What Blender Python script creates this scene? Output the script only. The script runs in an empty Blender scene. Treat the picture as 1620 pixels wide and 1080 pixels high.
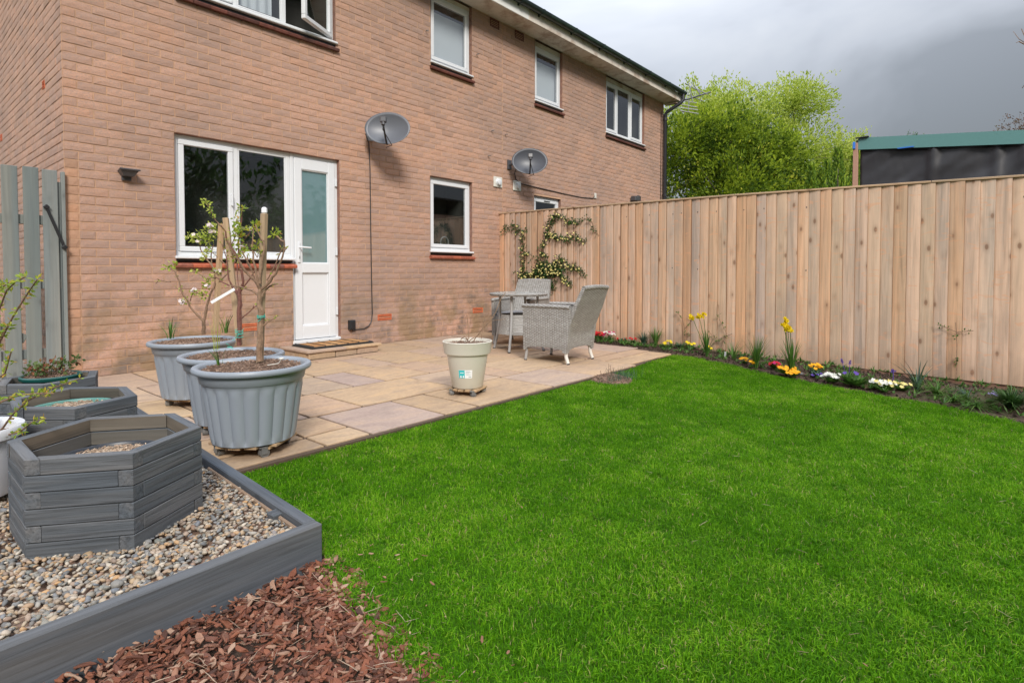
import bpy, bmesh, math, random
import numpy as np
from mathutils import Vector, Matrix, Euler, noise as mnoise
random.seed(7); np.random.seed(7)
S = bpy.context.scene
PI = math.pi

# ------------------------------------------------------------------ camera
FPX, CXP, CYP = 893.0, 810.0, 455.0
YAW, PIT = math.radians(40.7), math.radians(1.6)
CAM = Vector((-1.165, -5.98, 0.92))
cd = bpy.data.cameras.new('camera'); cam = bpy.data.objects.new('camera', cd)
S.collection.objects.link(cam); S.camera = cam
cam.location = CAM
cam.rotation_euler = (PI/2 - PIT, 0, YAW - PI/2)
cd.sensor_width = 36; cd.lens = FPX/1620*36
cd.shift_y = (CYP - 540)/1620
cd.clip_start = 0.02; cd.clip_end = 3000
d0 = Vector((math.cos(YAW), math.sin(YAW), 0)); RT = Vector((math.sin(YAW), -math.cos(YAW), 0))
DV = d0*math.cos(PIT) - Vector((0, 0, math.sin(PIT))); UV = Vector((0, 0, math.cos(PIT))) + d0*math.sin(PIT)
def ray(x, y): return DV + RT*((x-CXP)/FPX) - UV*((y-CYP)/FPX)
def onplane(x, y, ax, v):
    q = ray(x, y); return CAM + q*((v-CAM[ax])/q[ax])
def G(x, y, z=0): return onplane(x, y, 2, z)
def W(x, y, v=0): return onplane(x, y, 1, v)
def FN(x, y, v=5.48): return onplane(x, y, 0, v)
def P(x, y, D): return CAM + ray(x, y)*D

# ------------------------------------------------------------------ world
SUN_EL, SUN_AZ = math.radians(36), math.radians(216)     # azimuth from +Y, clockwise
w = bpy.data.worlds.new('World'); S.world = w; w.use_nodes = True
nt = w.node_tree; nt.nodes.clear()
def nd(nt, t, ins=None, **pr):
    n = nt.nodes.new(t)
    for k, v in pr.items(): setattr(n, k, v)
    for k, v in (ins or {}).items():
        s = n.inputs[k]
        if isinstance(v, tuple) and len(v) == 2 and hasattr(v[0], 'outputs'): nt.links.new(v[0].outputs[v[1]], s)
        elif hasattr(v, 'outputs'): nt.links.new(v.outputs[0], s)
        elif isinstance(v, (tuple, list)):
            if s.type == 'RGBA' and len(v) == 3: v = (*v, 1)
            s.default_value = v
        else: s.default_value = v
    return n
def ramp(nt, fac, stops, interp='LINEAR'):
    n = nd(nt, 'ShaderNodeValToRGB', {'Fac': fac}); cr = n.color_ramp; cr.interpolation = interp
    while len(cr.elements) < len(stops): cr.elements.new(0.5)
    for e, (p, c) in zip(cr.elements, stops):
        e.position = p; e.color = (*c, 1) if len(c) == 3 else c
    return n
def mth(nt, op, a, b=0.0, c=None):
    d = {0: a, 1: b}
    if c is not None: d[2] = c
    return nd(nt, 'ShaderNodeMath', d, operation=op)
def mixc(nt, fac, a, b, bt='MIX'):
    n = nd(nt, 'ShaderNodeMix', data_type='RGBA', blend_type=bt)
    for i, v in ((0, fac), (6, a), (7, b)):
        s = n.inputs[i]
        if isinstance(v, tuple) and hasattr(v[0], 'outputs'): nt.links.new(v[0].outputs[v[1]], s)
        elif hasattr(v, 'outputs'): nt.links.new(v.outputs[2 if v.bl_idname == 'ShaderNodeMix' else 0], s)
        elif isinstance(v, (tuple, list)): s.default_value = (*v, 1) if len(v) == 3 else v
        else: s.default_value = v
    return n
SKYLOC = (5.3, 1.1, 1.9)
tc = nd(nt, 'ShaderNodeTexCoord')
sky = nd(nt, 'ShaderNodeTexSky', sky_type='NISHITA', sun_disc=False, sun_elevation=SUN_EL, sun_rotation=SUN_AZ,
         altitude=50, air_density=1.4, dust_density=3.0, ozone_density=1.0)
sep = nd(nt, 'ShaderNodeSeparateXYZ', {0: (tc, 0)})
# overcast luminance rises toward the zenith
elev = mth(nt, 'MAXIMUM', (sep, 2), 0.0)
lum = mth(nt, 'MULTIPLY_ADD', mth(nt, 'POWER', elev, 1.8), 2.75, 0.28)
mp = nd(nt, 'ShaderNodeMapping', {'Vector': (tc, 0), 'Scale': (1.3, 1.3, 3.6), 'Rotation': (0.15, 0.35, 0.4), 'Location': SKYLOC})
n1 = nd(nt, 'ShaderNodeTexNoise', {'Vector': mp, 'Scale': 1.15, 'Detail': 5.0, 'Roughness': 0.53, 'Distortion': 0.35})
cl = ramp(nt, (n1, 0), [(0.34, (2.75, 2.95, 3.3)), (0.5, (4.2, 4.45, 4.95)), (0.66, (5.1, 5.3, 5.65))])
side_ = mth(nt, 'MULTIPLY_ADD', (sep, 1), 0.45, 0.90)
clm = nd(nt, 'ShaderNodeVectorMath', {0: cl, 'Scale': mth(nt, 'MULTIPLY', lum, side_)}, operation='SCALE')
wm = mixc(nt, 0.93, sky, (clm, 0))
bg = nd(nt, 'ShaderNodeBackground', {'Color': (wm, 2), 'Strength': 0.1})
nd(nt, 'ShaderNodeOutputWorld', {'Surface': bg})
# ------------------------------------------------------------------ sun (soft, through cloud)
sl = bpy.data.lights.new('sun', 'SUN'); so = bpy.data.objects.new('sun', sl); S.collection.objects.link(so)
sl.energy = 1.5; sl.angle = math.radians(15); sl.color = (1.0, 0.95, 0.88)
sd = Vector((math.sin(SUN_AZ)*math.cos(SUN_EL), math.cos(SUN_AZ)*math.cos(SUN_EL), math.sin(SUN_EL)))
so.rotation_euler = sd.to_track_quat('Z', 'Y').to_euler(); so.location = sd*30
S.view_settings.view_transform = 'Standard'; S.view_settings.look = 'None'
S.view_settings.gamma = 1; S.view_settings.use_curve_mapping = False
S.view_settings.exposure = 1.2
S.render.engine = 'CYCLES'

# ------------------------------------------------------------------ mesh helpers
COL = S.collection
class MB:
    def __init__(s): s.v = []; s.f = []; s.a = []; s.cur = 0.0
    def add(s, vs, fs, a=None):
        b = len(s.v); s.v += [tuple(x) for x in vs]; s.f += [tuple(i+b for i in f) for f in fs]
        s.a += [s.cur if a is None else a]*len(fs)
    def box(s, c, d, R=None, a=None, bev=0.0):
        hx, hy, hz = d[0]/2, d[1]/2, d[2]/2
        if bev <= 0:
            vs = [Vector((x*hx, y*hy, z*hz)) for z in (-1, 1) for y in (-1, 1) for x in (-1, 1)]
            fs = [(0, 2, 3, 1), (4, 5, 7, 6), (0, 1, 5, 4), (2, 6, 7, 3), (0, 4, 6, 2), (1, 3, 7, 5)]
        else:
            b = min(bev, hx*.9, hy*.9, hz*.9); vs = []; idx = {}
            for sx in (-1, 1):
                for sy in (-1, 1):
                    for sz in (-1, 1):
                        for k, (ax, ay, az) in enumerate(((0, b, b), (b, 0, b), (b, b, 0))):
                            idx[(sx, sy, sz, k)] = len(vs)
                            vs.append(Vector((sx*(hx-ax), sy*(hy-ay), sz*(hz-az))))
            I = lambda *q: idx[q]; fs = []
            for s_ in (-1, 1):
                fs.append([I(s_, -1, -1, 0), I(s_, 1, -1, 0), I(s_, 1, 1, 0), I(s_, -1, 1, 0)][::s_])
                fs.append([I(1, s_, -1, 1), I(-1, s_, -1, 1), I(-1, s_, 1, 1), I(1, s_, 1, 1)][::s_])
                fs.append([I(-1, -1, s_, 2), I(1, -1, s_, 2), I(1, 1, s_, 2), I(-1, 1, s_, 2)][::s_])
            for p in (-1, 1):
                for q in (-1, 1):
                    o = p*q
                    fs.append([I(p, q, -1, 0), I(p, q, -1, 1), I(p, q, 1, 1), I(p, q, 1, 0)][::o])
                    fs.append([I(p, -1, q, 0), I(p, -1, q, 2), I(p, 1, q, 2), I(p, 1, q, 0)][::-o])
                    fs.append([I(-1, p, q, 1), I(-1, p, q, 2), I(1, p, q, 2), I(1, p, q, 1)][::-o])
            for sx in (-1, 1):
                for sy in (-1, 1):
                    for sz in (-1, 1):
                        t = [I(sx, sy, sz, 0), I(sx, sy, sz, 1), I(sx, sy, sz, 2)]
                        fs.append(t[::(sx*sy*sz)])
        c = Vector(c)
        if R is not None: vs = [R @ v + c for v in vs]
        else: vs = [v + c for v in vs]
        s.add(vs, fs, a)
    def tube(s, pts, rad, seg=8, cap=True, a=None):
        pts = [Vector(p) for p in pts]; n = len(pts)
        if not isinstance(rad, (list, tuple)): rad = [rad]*n
        vs = []; fs = []; up = None
        for i, p in enumerate(pts):
            t = (pts[min(i+1, n-1)] - pts[max(i-1, 0)])
            if t.length < 1e-9: t = Vector((0, 0, 1))
            t.normalize()
            if up is None:
                up = t.orthogonal().normalized()
            else:
                up = (up - t*up.dot(t))
                up = up.normalized() if up.length > 1e-6 else t.orthogonal().normalized()
            b = t.cross(up)
            for k in range(seg):
                an = 2*PI*k/seg
                vs.append(p + (up*math.cos(an) + b*math.sin(an))*rad[i])
        for i in range(n-1):
            for k in range(seg):
                k2 = (k+1) % seg
                fs.append((i*seg+k, i*seg+k2, (i+1)*seg+k2, (i+1)*seg+k))
        if cap and seg > 2:
            fs.append(tuple(range(seg))[::-1]); fs.append(tuple((n-1)*seg+k for k in range(seg)))
        s.add(vs, fs, a)
    def lathe(s, prof, seg=48, c=(0, 0, 0), fn=None, a=None, sx=1, sy=1, closed=False):
        vs = []; fs = []; n = len(prof)
        for (r, z) in prof:
            for k in range(seg):
                an = 2*PI*k/seg; rr = fn(r, z, an) if fn else r
                vs.append((c[0]+rr*math.cos(an)*sx, c[1]+rr*math.sin(an)*sy, c[2]+z))
        m = n if closed else n-1
        for i in range(m):
            j = (i+1) % n
            for k in range(seg):
                k2 = (k+1) % seg; fs.append((i*seg+k, i*seg+k2, j*seg+k2, j*seg+k))
        s.add(vs, fs, a)
    def disc(s, c, r, seg=32, a=None, R=None):
        vs = [Vector((0, 0, 0))] + [Vector((r*math.cos(2*PI*k/seg), r*math.sin(2*PI*k/seg), 0)) for k in range(seg)]
        c = Vector(c); vs = [(R @ v if R else v) + c for v in vs]
        s.add(vs, [(0, 1+k, 1+(k+1) % seg) for k in range(seg)], a)
    def prism(s, poly, z0, z1, bev=0.0, a=None):
        n = len(poly); cx = sum(p[0] for p in poly)/n; cy = sum(p[1] for p in poly)/n
        ar = sum(poly[i][0]*poly[(i+1) % n][1]-poly[(i+1) % n][0]*poly[i][1] for i in range(n))
        if ar < 0: poly = poly[::-1]
        def ins(b):
            out = []
            for i in range(n):
                p = Vector(poly[i]); q = Vector(poly[i-1]); r = Vector(poly[(i+1) % n])
                e1 = (p-q).normalized(); e2 = (r-p).normalized()
                n1 = Vector((-e1.y, e1.x)); n2 = Vector((-e2.y, e2.x)); m = n1+n2
                m = m/max(0.25, m.dot(n1)) if m.length > 1e-6 else n1
                out.append(p + m*b)
            return out
        rings = [(ins(bev), z0), (ins(0), z0+bev), (ins(0), z1-bev), (ins(bev), z1)] if bev > 0 else [(ins(0), z0), (ins(0), z1)]
        vs = []; fs = []
        for pl, z in rings: vs += [(p[0], p[1], z) for p in pl]
        for i in range(len(rings)-1):
            for k in range(n):
                k2 = (k+1) % n; fs.append((i*n+k, i*n+k2, (i+1)*n+k2, (i+1)*n+k))
        fs.append(tuple(range(n))[::-1]); fs.append(tuple((len(rings)-1)*n+k for k in range(n)))
        s.add(vs, fs, a)
    def slab(s, Pf, nu, nv, th, a=None):
        """closed sheet: Pf(u,v)->Vector front, th(u,v)->Vector offset for back"""
        vs = []; fs = []
        for side in (0, 1):
            for j in range(nv+1):
                for i in range(nu+1):
                    p = Pf(i/nu, j/nv); vs.append(p if side == 0 else p + th(i/nu, j/nv))
        M = (nu+1)*(nv+1); id_ = lambda sd_, i, j: sd_*M + j*(nu+1)+i
        for j in range(nv):
            for i in range(nu):
                fs.append((id_(0, i, j), id_(0, i+1, j), id_(0, i+1, j+1), id_(0, i, j+1)))
                fs.append((id_(1, i, j), id_(1, i, j+1), id_(1, i+1, j+1), id_(1, i+1, j)))
        for i in range(nu):
            fs.append((id_(0, i, 0), id_(1, i, 0), id_(1, i+1, 0), id_(0, i+1, 0)))
            fs.append((id_(0, i, nv), id_(0, i+1, nv), id_(1, i+1, nv), id_(1, i, nv)))
        for j in range(nv):
            fs.append((id_(0, 0, j), id_(0, 0, j+1), id_(1, 0, j+1), id_(1, 0, j)))
            fs.append((id_(0, nu, j), id_(1, nu, j), id_(1, nu, j+1), id_(0, nu, j+1)))
        s.add(vs, fs, a)
    def mesh(s, name, mat, smooth=False, off=None):
        me = bpy.data.meshes.new(name)
        v = s.v
        if off is not None: v = [(x[0]-off[0], x[1]-off[1], x[2]-off[2]) for x in v]
        me.from_pydata(v, [], s.f); me.update()
        if mat is not None: me.materials.append(mat)
        at = me.attributes.new('v', 'FLOAT', 'FACE'); at.data.foreach_set('value', s.a)
        if smooth:
            me.polygons.foreach_set('use_smooth', [True]*len(me.polygons))
            if smooth != 'all':
                try: me.set_sharp_from_angle(angle=math.radians(42))
                except Exception: pass
        return me
def link(o, parent=None):
    COL.objects.link(o)
    if parent is not None: o.parent = parent
    return o
def tag(o, label=None, cat=None, group=None, kind=None):
    if label: o['label'] = label
    if cat: o['category'] = cat
    if group: o['group'] = group
    if kind: o['kind'] = kind
    return o
def thing(name, label, cat, loc=(0, 0, 0), rz=0, group=None):
    o = bpy.data.objects.new(name, None); o.empty_display_size = .1; link(o)
    o.location = loc; o.rotation_euler = (0, 0, rz); return tag(o, label, cat, group)
def wloc(o):
    l = Vector((0, 0, 0))
    while o is not None: l += Vector(o.location); o = o.parent
    return l
def part(name, mb, mat, parent=None, smooth=False, world=True, label=None, kind=None):
    """world=True: vertices are in world space, shifted to the (unrotated) parent"""
    off = wloc(parent) if (world and parent is not None) else None
    o = bpy.data.objects.new(name, mb.mesh(name, mat, smooth, off)); link(o, parent)
    return tag(o, label, kind=kind)
def solo(name, mb, mat, base, label, cat, smooth=False, group=None):
    o = bpy.data.objects.new(name, mb.mesh(name, mat, smooth, base)); o.location = base
    return tag(link(o), label, cat, group)
def inst(name, me, loc, rot=(0, 0, 0), sc=(1, 1, 1), parent=None):
    o = bpy.data.objects.new(name, me); o.location = loc; o.rotation_euler = rot; o.scale = sc
    return link(o, parent)
def RZ(a): return Matrix.Rotation(a, 3, 'Z')
def EU(x, y, z): return Euler((x, y, z)).to_matrix()

# ------------------------------------------------------------------ materials
def newmat(name):
    m = bpy.data.materials.new(name); m.use_nodes = True; t = m.node_tree; t.nodes.clear()
    return m, t
def rnd(t):
    oi = nd(t, 'ShaderNodeObjectInfo'); at = nd(t, 'ShaderNodeAttribute', attribute_name='v')
    s = mth(t, 'ADD', (oi, 5), (at, 2)); return mth(t, 'FRACT', s)
def coords(t, scale=(1, 1, 1), off=None, which=3):
    c = nd(t, 'ShaderNodeTexCoord')
    src = (c, which)
    if off is not None:
        k = nd(t, 'ShaderNodeVectorMath', {0: (c, which), 1: nd(t, 'ShaderNodeVectorMath', {0: (17.3, 11.7, 23.1), 'Scale': off}, operation='SCALE')}, operation='ADD')
        src = (k, 0)
    return nd(t, 'ShaderNodeMapping', {'Vector': src, 'Scale': scale})
def noise(t, vec, sc, det=4, ro=.55, dist=0): return nd(t, 'ShaderNodeTexNoise', {'Vector': vec, 'Scale': sc, 'Detail': float(det), 'Roughness': ro, 'Distortion': dist})
def finish(t, col, rough=.6, bump=None, bstr=.3, bdist=.005, spec=.5, metal=0, trans=0, **kw):
    b = nd(t, 'ShaderNodeBsdfPrincipled', {'Roughness': rough, 'Metallic': metal, 'Specular IOR Level': spec})
    if isinstance(col, (tuple, list)) and not hasattr(col[0], 'outputs'): b.inputs['Base Color'].default_value = (*col, 1)
    elif isinstance(col, tuple): t.links.new(col[0].outputs[col[1]], b.inputs['Base Color'])
    else: t.links.new(col.outputs[2 if col.bl_idname == 'ShaderNodeMix' else 0], b.inputs['Base Color'])
    if bump is not None:
        bn = nd(t, 'ShaderNodeBump', {'Height': bump, 'Strength': bstr, 'Distance': bdist}); t.links.new(bn.outputs[0], b.inputs['Normal'])
    out = b
    if trans > 0:
        tr = nd(t, 'ShaderNodeBsdfTranslucent')
        src = b.inputs['Base Color']
        if src.links: t.links.new(src.links[0].from_socket, tr.inputs['Color'])
        else: tr.inputs['Color'].default_value = src.default_value
        out = nd(t, 'ShaderNodeMixShader', {0: trans, 1: b, 2: tr})
    nd(t, 'ShaderNodeOutputMaterial', {'Surface': out})
def simple(name, col, rough=.5, var=.08, nsc=30, bstr=.15, bdist=.002, spec=.5, metal=0, dirt=None):
    m, t = newmat(name); c = coords(t); n = noise(t, c, nsc, 4); r = rnd(t)
    base = mixc(t, (n, 0), tuple(x*(1-var) for x in col), tuple(min(1, x*(1+var)) for x in col))
    if dirt:
        n2 = noise(t, c, dirt[1], 5, .65); f = ramp(t, (n2, 0), [(dirt[2], (0, 0, 0)), (dirt[2]+.18, (1, 1, 1))])
        base = mixc(t, mth(t, 'MULTIPLY', f, dirt[3]), base, dirt[0])
    finish(t, base, rough, (n, 0), bstr, bdist, spec, metal); return m
def varied(name, stops, rough=.7, nsc=40, amt=.25, bstr=.3, bdist=.002, trans=0, spec=.4):
    m, t = newmat(name); r = rnd(t); rr = ramp(t, r, stops); c = coords(t, off=r); n = noise(t, c, nsc, 4)
    k = ramp(t, (n, 0), [(.3, (1-amt,)*3), (.7, (1+amt,)*3)])
    finish(t, mixc(t, 1.0, rr, k, 'MULTIPLY'), rough, (n, 0), bstr, bdist, spec, trans=trans); return m

# brick: pinkish drag-faced brick with grey speckle; v = per-brick random
def brick_mat(name, warm, stain=True, orange=False):
    m, t = newmat(name); r = rnd(t); c = coords(t, off=r)
    g = nd(t, 'ShaderNodeNewGeometry'); wn = noise(t, (g, 0), .55, 4, .6)
    a = ramp(t, r, [(0, tuple(x*.80 for x in warm)), (.18, (warm[0]*.90, warm[1]*.94, warm[2]*1.0)), (.45, warm), (.7, (warm[0]*1.10, warm[1]*1.08, warm[2]*1.08)), (.86, (warm[0]*1.06, warm[1]*.98, warm[2]*.90)), (1, (warm[0]*.86, warm[1]*.90, warm[2]*.95))])
    sp = nd(t, 'ShaderNodeTexNoise', {'Vector': coords(t, (1, 1, 1.6), off=r), 'Scale': 75.0, 'Detail': 6.0, 'Roughness': .78})
    f = ramp(t, (sp, 0), [(.46, (0, 0, 0)), (.60, (1, 1, 1))])
    col = mixc(t, mth(t, 'MULTIPLY', f, .25 if orange else .62), a, (.30, .245, .225))
    n2 = noise(t, c, 14, 4, .6); f2 = ramp(t, (n2, 0), [(.4, (0, 0, 0)), (.7, (1, 1, 1))])
    col = mixc(t, mth(t, 'MULTIPLY', f2, .35), col, (.49, .27, .17))
    if stain:
        # damp and algae stains near the foot of the wall, darker weathering on the upper corner
        sz = nd(t, 'ShaderNodeSeparateXYZ', {0: (g, 0)})
        lo = nd(t, 'ShaderNodeMapRange', {0: (sz, 2), 1: 1.0, 2: .12, 3: 0.0, 4: 1.0})
        wn2 = noise(t, (g, 0), 2.3, 5, .62)
        k = mth(t, 'MULTIPLY', lo, ramp(t, (wn2, 0), [(.46, (0, 0, 0)), (.64, (1, 1, 1))]))
        col = mixc(t, mth(t, 'MINIMUM', mth(t, 'MULTIPLY', k, 1.3), .72), col, (.25, .175, .085))
        wn3 = noise(t, (g, 0), 4.0, 5, .65)
        k3 = mth(t, 'MULTIPLY', mth(t, 'MINIMUM', mth(t, 'MULTIPLY', lo, 1.5), .9), ramp(t, (wn3, 0), [(.5, (0, 0, 0)), (.66, (1, 1, 1))]))
        col = mixc(t, k3, col, (.19, .15, .125))
        k2 = ramp(t, (wn, 0), [(.42, (0, 0, 0)), (.68, (1, 1, 1))])
        col = mixc(t, mth(t, 'MULTIPLY', k2, .60), col, (.27, .205, .18))
    finish(t, col, .95, mth(t, 'ADD', (sp, 0), mth(t, 'MULTIPLY', (n2, 0), 1.2)), .75, .006, .15); return m
M = {}
M['brick'] = brick_mat('brick_face', (.52, .32, .235))
M['brick_smooth'] = brick_mat('brick_smooth', (.54, .31, .195), orange=True)
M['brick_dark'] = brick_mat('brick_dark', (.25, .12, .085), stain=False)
def mortar_mat():
    m, t = newmat('mortar'); g = nd(t, 'ShaderNodeNewGeometry'); n = noise(t, (g, 0), 40, 5, .7); n2 = noise(t, (g, 0), 2.2, 4, .6)
    c = ramp(t, (n2, 0), [(.35, (.50, .33, .22)), (.5, (.66, .41, .26)), (.7, (.72, .46, .30))])
    sz = nd(t, 'ShaderNodeSeparateXYZ', {0: (g, 0)}); lo = nd(t, 'ShaderNodeMapRange', {0: (sz, 2), 1: 1.0, 2: .12, 3: 0.0, 4: 1.0})
    wn2 = noise(t, (g, 0), 2.3, 5, .62); wn3 = noise(t, (g, 0), .55, 4, .6)
    c = mixc(t, mth(t, 'MULTIPLY', mth(t, 'MULTIPLY', lo, 1.1), ramp(t, (wn2, 0), [(.42, (0, 0, 0)), (.6, (1, 1, 1))])), c, (.30, .20, .12))
    c = mixc(t, mth(t, 'MULTIPLY', ramp(t, (wn3, 0), [(.42, (0, 0, 0)), (.68, (1, 1, 1))]), .3), c, (.38, .27, .20))
    c2 = mixc(t, mth(t, 'MULTIPLY', (n, 0), .5), c, (.25, .17, .13))
    finish(t, c2, .95, (n, 0), .6, .006, .1); return m
M['mortar'] = mortar_mat()
M['upvc'] = simple('white_upvc', (.70, .72, .745), .28, .02, 6, .02, .001, .5, dirt=((.5, .48, .42), 9, .62, .35))
M['upvc_dirty'] = simple('weathered_white_board', (.66, .60, .53), .6, .08, 12, .1, dirt=((.33, .22, .15), 3.2, .47, .8))
M['fascia_white'] = simple('white_fascia', (.78, .77, .74), .4, .04, 12, .05, dirt=((.5, .44, .37), 3.2, .66, .4))
M['tile'] = varied('clay_tile', [(0, (.26, .075, .045)), (.5, (.42, .11, .055)), (1, (.17, .08, .065))], .6, 30, .3)
M['tile_dark'] = varied('weathered_clay_tile', [(0, (.085, .032, .025)), (.5, (.15, .05, .035)), (1, (.10, .045, .035))], .6, 30, .3)
M['terracotta'] = varied('air_brick_clay', [(0, (.50, .12, .05)), (1, (.60, .16, .07))], .75, 40, .2)
M['redclay'] = simple('old_red_clay', (.115, .026, .022), .8, .2)
M['gutter'] = simple('green_black_plastic', (.022, .034, .034), .35, .2, 14, .05, dirt=((.05, .10, .07), 5, .5, .6))
M['pipe'] = simple('dark_plastic', (.028, .030, .036), .35, .1)
M['black'] = simple('black_plastic', (.018, .018, .02), .45, .1)
M['rubber'] = simple('black_rubber', (.02, .02, .02), .8, .2, 60, .4)
M['charcoal'] = simple('charcoal_metal', (.07, .07, .078), .4, .08)
M['roof'] = varied('roof_tile', [(0, (.05, .045, .045)), (1, (.09, .08, .075))], .85, 20, .3)
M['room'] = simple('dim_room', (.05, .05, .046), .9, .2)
M['sky_blind'] = simple('sky_reflection_blind', (.56, .58, .65), .8, .02, 2, .0)  # pale tone stands in for sky reflected in the upstairs panes
M['steel'] = simple('galvanised_steel', (.45, .46, .47), .35, .1, 40, .1, metal=.8)
M['cream_plastic'] = simple('cream_plastic', (.66, .64, .58), .4, .05)
M['tagwhite'] = simple('white_plastic_tag', (.82, .82, .84), .3, .02)
M['label_teal'] = simple('teal_label', (.03, .48, .52), .35, .03)
M['label_grey'] = simple('grey_print', (.35, .42, .45), .4, .03)
M['beige'] = simple('stone_beige_plastic', (.60, .575, .50), .38, .03, 5, .02, dirt=((.42, .38, .3), 6, .6, .35))
M['potgrey'] = simple('blue_grey_plastic', (.25, .282, .325), .42, .05, 5, .03, dirt=((.30, .31, .31), 4, .55, .4))
M['greenpot'] = simple('green_glazed', (.010, .075, .066), .3, .1, 5, .02)
M['tealpot'] = simple('faded_teal_plastic', (.10, .25, .22), .45, .1, 8, .05)
M['darkpot'] = simple('dark_navy_plastic', (.03, .035, .045), .4, .1)
M['whitepot'] = simple('white_pot_plastic', (.62, .63, .66), .35, .03, dirt=((.4, .36, .3), 7, .6, .5))
M['twine'] = simple('green_twine', (.05, .42, .33), .7, .1)
M['castor'] = simple('dusty_grey_rubber', (.13, .13, .13), .7, .2, 20, .2, dirt=((.3, .27, .22), 12, .5, .7))
def glass_mat():
    m, t = newmat('window_glass')
    fr = nd(t, 'ShaderNodeFresnel', {'IOR': 2.1})
    gl = nd(t, 'ShaderNodeBsdfGlossy', {'Color': (.93, .95, 1.0), 'Roughness': .012}); tr = nd(t, 'ShaderNodeBsdfTransparent', {'Color': (.94, .96, .95)})
    bf = nd(t, 'ShaderNodeNewGeometry'); fac = mth(t, 'MULTIPLY', fr, mth(t, 'SUBTRACT', 1.0, (bf, 6)))
    nd(t, 'ShaderNodeOutputMaterial', {'Surface': nd(t, 'ShaderNodeMixShader', {0: fac, 1: tr, 2: gl})}); return m
M['glass'] = glass_mat()
def frost_mat():
    m, t = newmat('frosted_door_glass'); c = coords(t); wv = nd(t, 'ShaderNodeTexNoise', {'Vector': c, 'Scale': 3.0})
    b = nd(t, 'ShaderNodeBsdfPrincipled', {'Base Color': (.13, .235, .25, 1), 'Roughness': .5})
    gl = nd(t, 'ShaderNodeBsdfGlossy', {'Color': (.9, .97, 1), 'Roughness': .03}); fr = nd(t, 'ShaderNodeFresnel', {'IOR': 2.7})
    nd(t, 'ShaderNodeOutputMaterial', {'Surface': nd(t, 'ShaderNodeMixShader', {0: fr, 1: b, 2: gl})}); return m
M['frost'] = frost_mat()
def wood_mat(name, stops, axis='z', grain=.35, knots=True, knotc=(.16, .085, .045), rough=.8, gsc=1.0, patch=None, bst=.5, swirl=False, stain=None):
    m, t = newmat(name); r = rnd(t)
    sc = {'z': (38, 38, 1.6), 'x': (1.6, 38, 38), 'y': (38, 1.6, 38)}[axis]; sc = tuple(s*gsc for s in sc)
    n1 = noise(t, coords(t, sc, off=r), 1.0, 5, .6, .6)
    n0 = noise(t, coords(t, tuple(s*.25 for s in sc), off=r), 1.0, 3, .5, .4)
    base = ramp(t, r, stops)
    k = ramp(t, (n1, 0), [(.3, (1-grain,)*3), (.55, (1, 1, 1)), (.75, (1+grain*.5,)*3)])
    col = mixc(t, 1.0, base, k, 'MULTIPLY')
    kk = ramp(t, (n0, 0), [(.35, (1.12, 1.04, .98)), (.65, (.84, .87, .9))])
    col = mixc(t, 1.0, col, kk, 'MULTIPLY')
    if patch:
        n3 = noise(t, coords(t, tuple(s*.06 for s in sc), off=r), 1.0, 4, .6)
        col = mixc(t, mth(t, 'MULTIPLY', ramp(t, (n3, 0), [(patch[1], (0, 0, 0)), (patch[1]+.2, (1, 1, 1))]), patch[2]), col, patch[0])
    if stain:
        gg = nd(t, 'ShaderNodeNewGeometry'); n6 = noise(t, nd(t, 'ShaderNodeMapping', {'Vector': (gg, 0), 'Scale': (1.2, 1.2, .55)}), 1.6, 5, .6)
        n7 = noise(t, coords(t, tuple(q*.12 for q in sc), off=r), 1.0, 4, .65)
        st_ = mth(t, 'MULTIPLY', ramp(t, (n6, 0), [(.44, (0, 0, 0)), (.66, (1, 1, 1))]), ramp(t, (n7, 0), [(.34, (0, 0, 0)), (.58, (1, 1, 1))]))
        col = mixc(t, mth(t, 'MULTIPLY', st_, .62), col, stain)
        zz_ = nd(t, 'ShaderNodeSeparateXYZ', {0: (gg, 0)}); low = nd(t, 'ShaderNodeMapRange', {0: (zz_, 2), 1: .22, 2: -.12, 3: 0.0, 4: 1.0})
        col = mixc(t, mth(t, 'MULTIPLY', mth(t, 'MULTIPLY', low, (n6, 0)), 1.1), col, (.20, .14, .09))
    if knots:
        ks = {'z': (9, 9, 4.6), 'x': (4.6, 9, 9), 'y': (9, 4.6, 9)}[axis]
        vo = nd(t, 'ShaderNodeTexVoronoi', {'Vector': coords(t, ks, off=r), 'Scale': 1.0, 'Randomness': 1.0})
        kf = ramp(t, (vo, 0), [(0.0, (1, 1, 1)), (.10, (.9, .9, .9)), (.145, (.30, .30, .30)), (.24, (.12, .12, .12)), (.34, (0, 0, 0))])
        rnd2 = nd(t, 'ShaderNodeSeparateColor', {0: (vo, 1)}); gate = mth(t, 'GREATER_THAN', (rnd2, 0), .30)
        col = mixc(t, mth(t, 'MULTIPLY', mth(t, 'MULTIPLY', kf, gate), .8), col, knotc)
        if swirl: n5 = noise(t, coords(t, tuple(q*1.0 for q in {'z': (7, 7, 22), 'x': (22, 7, 7), 'y': (7, 22, 7)}[axis]), off=r), 1.0, 2, .5, 1.2)
        if swirl: col = mixc(t, mth(t, 'MULTIPLY', ramp(t, (n5, 0), [(.60, (0, 0, 0)), (.68, (1, 1, 1))]), .42), col, tuple(min(.9, x*3.7) for x in knotc))
    finish(t, col, rough, (n1, 0), bst, .003, .25); return m
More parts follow.
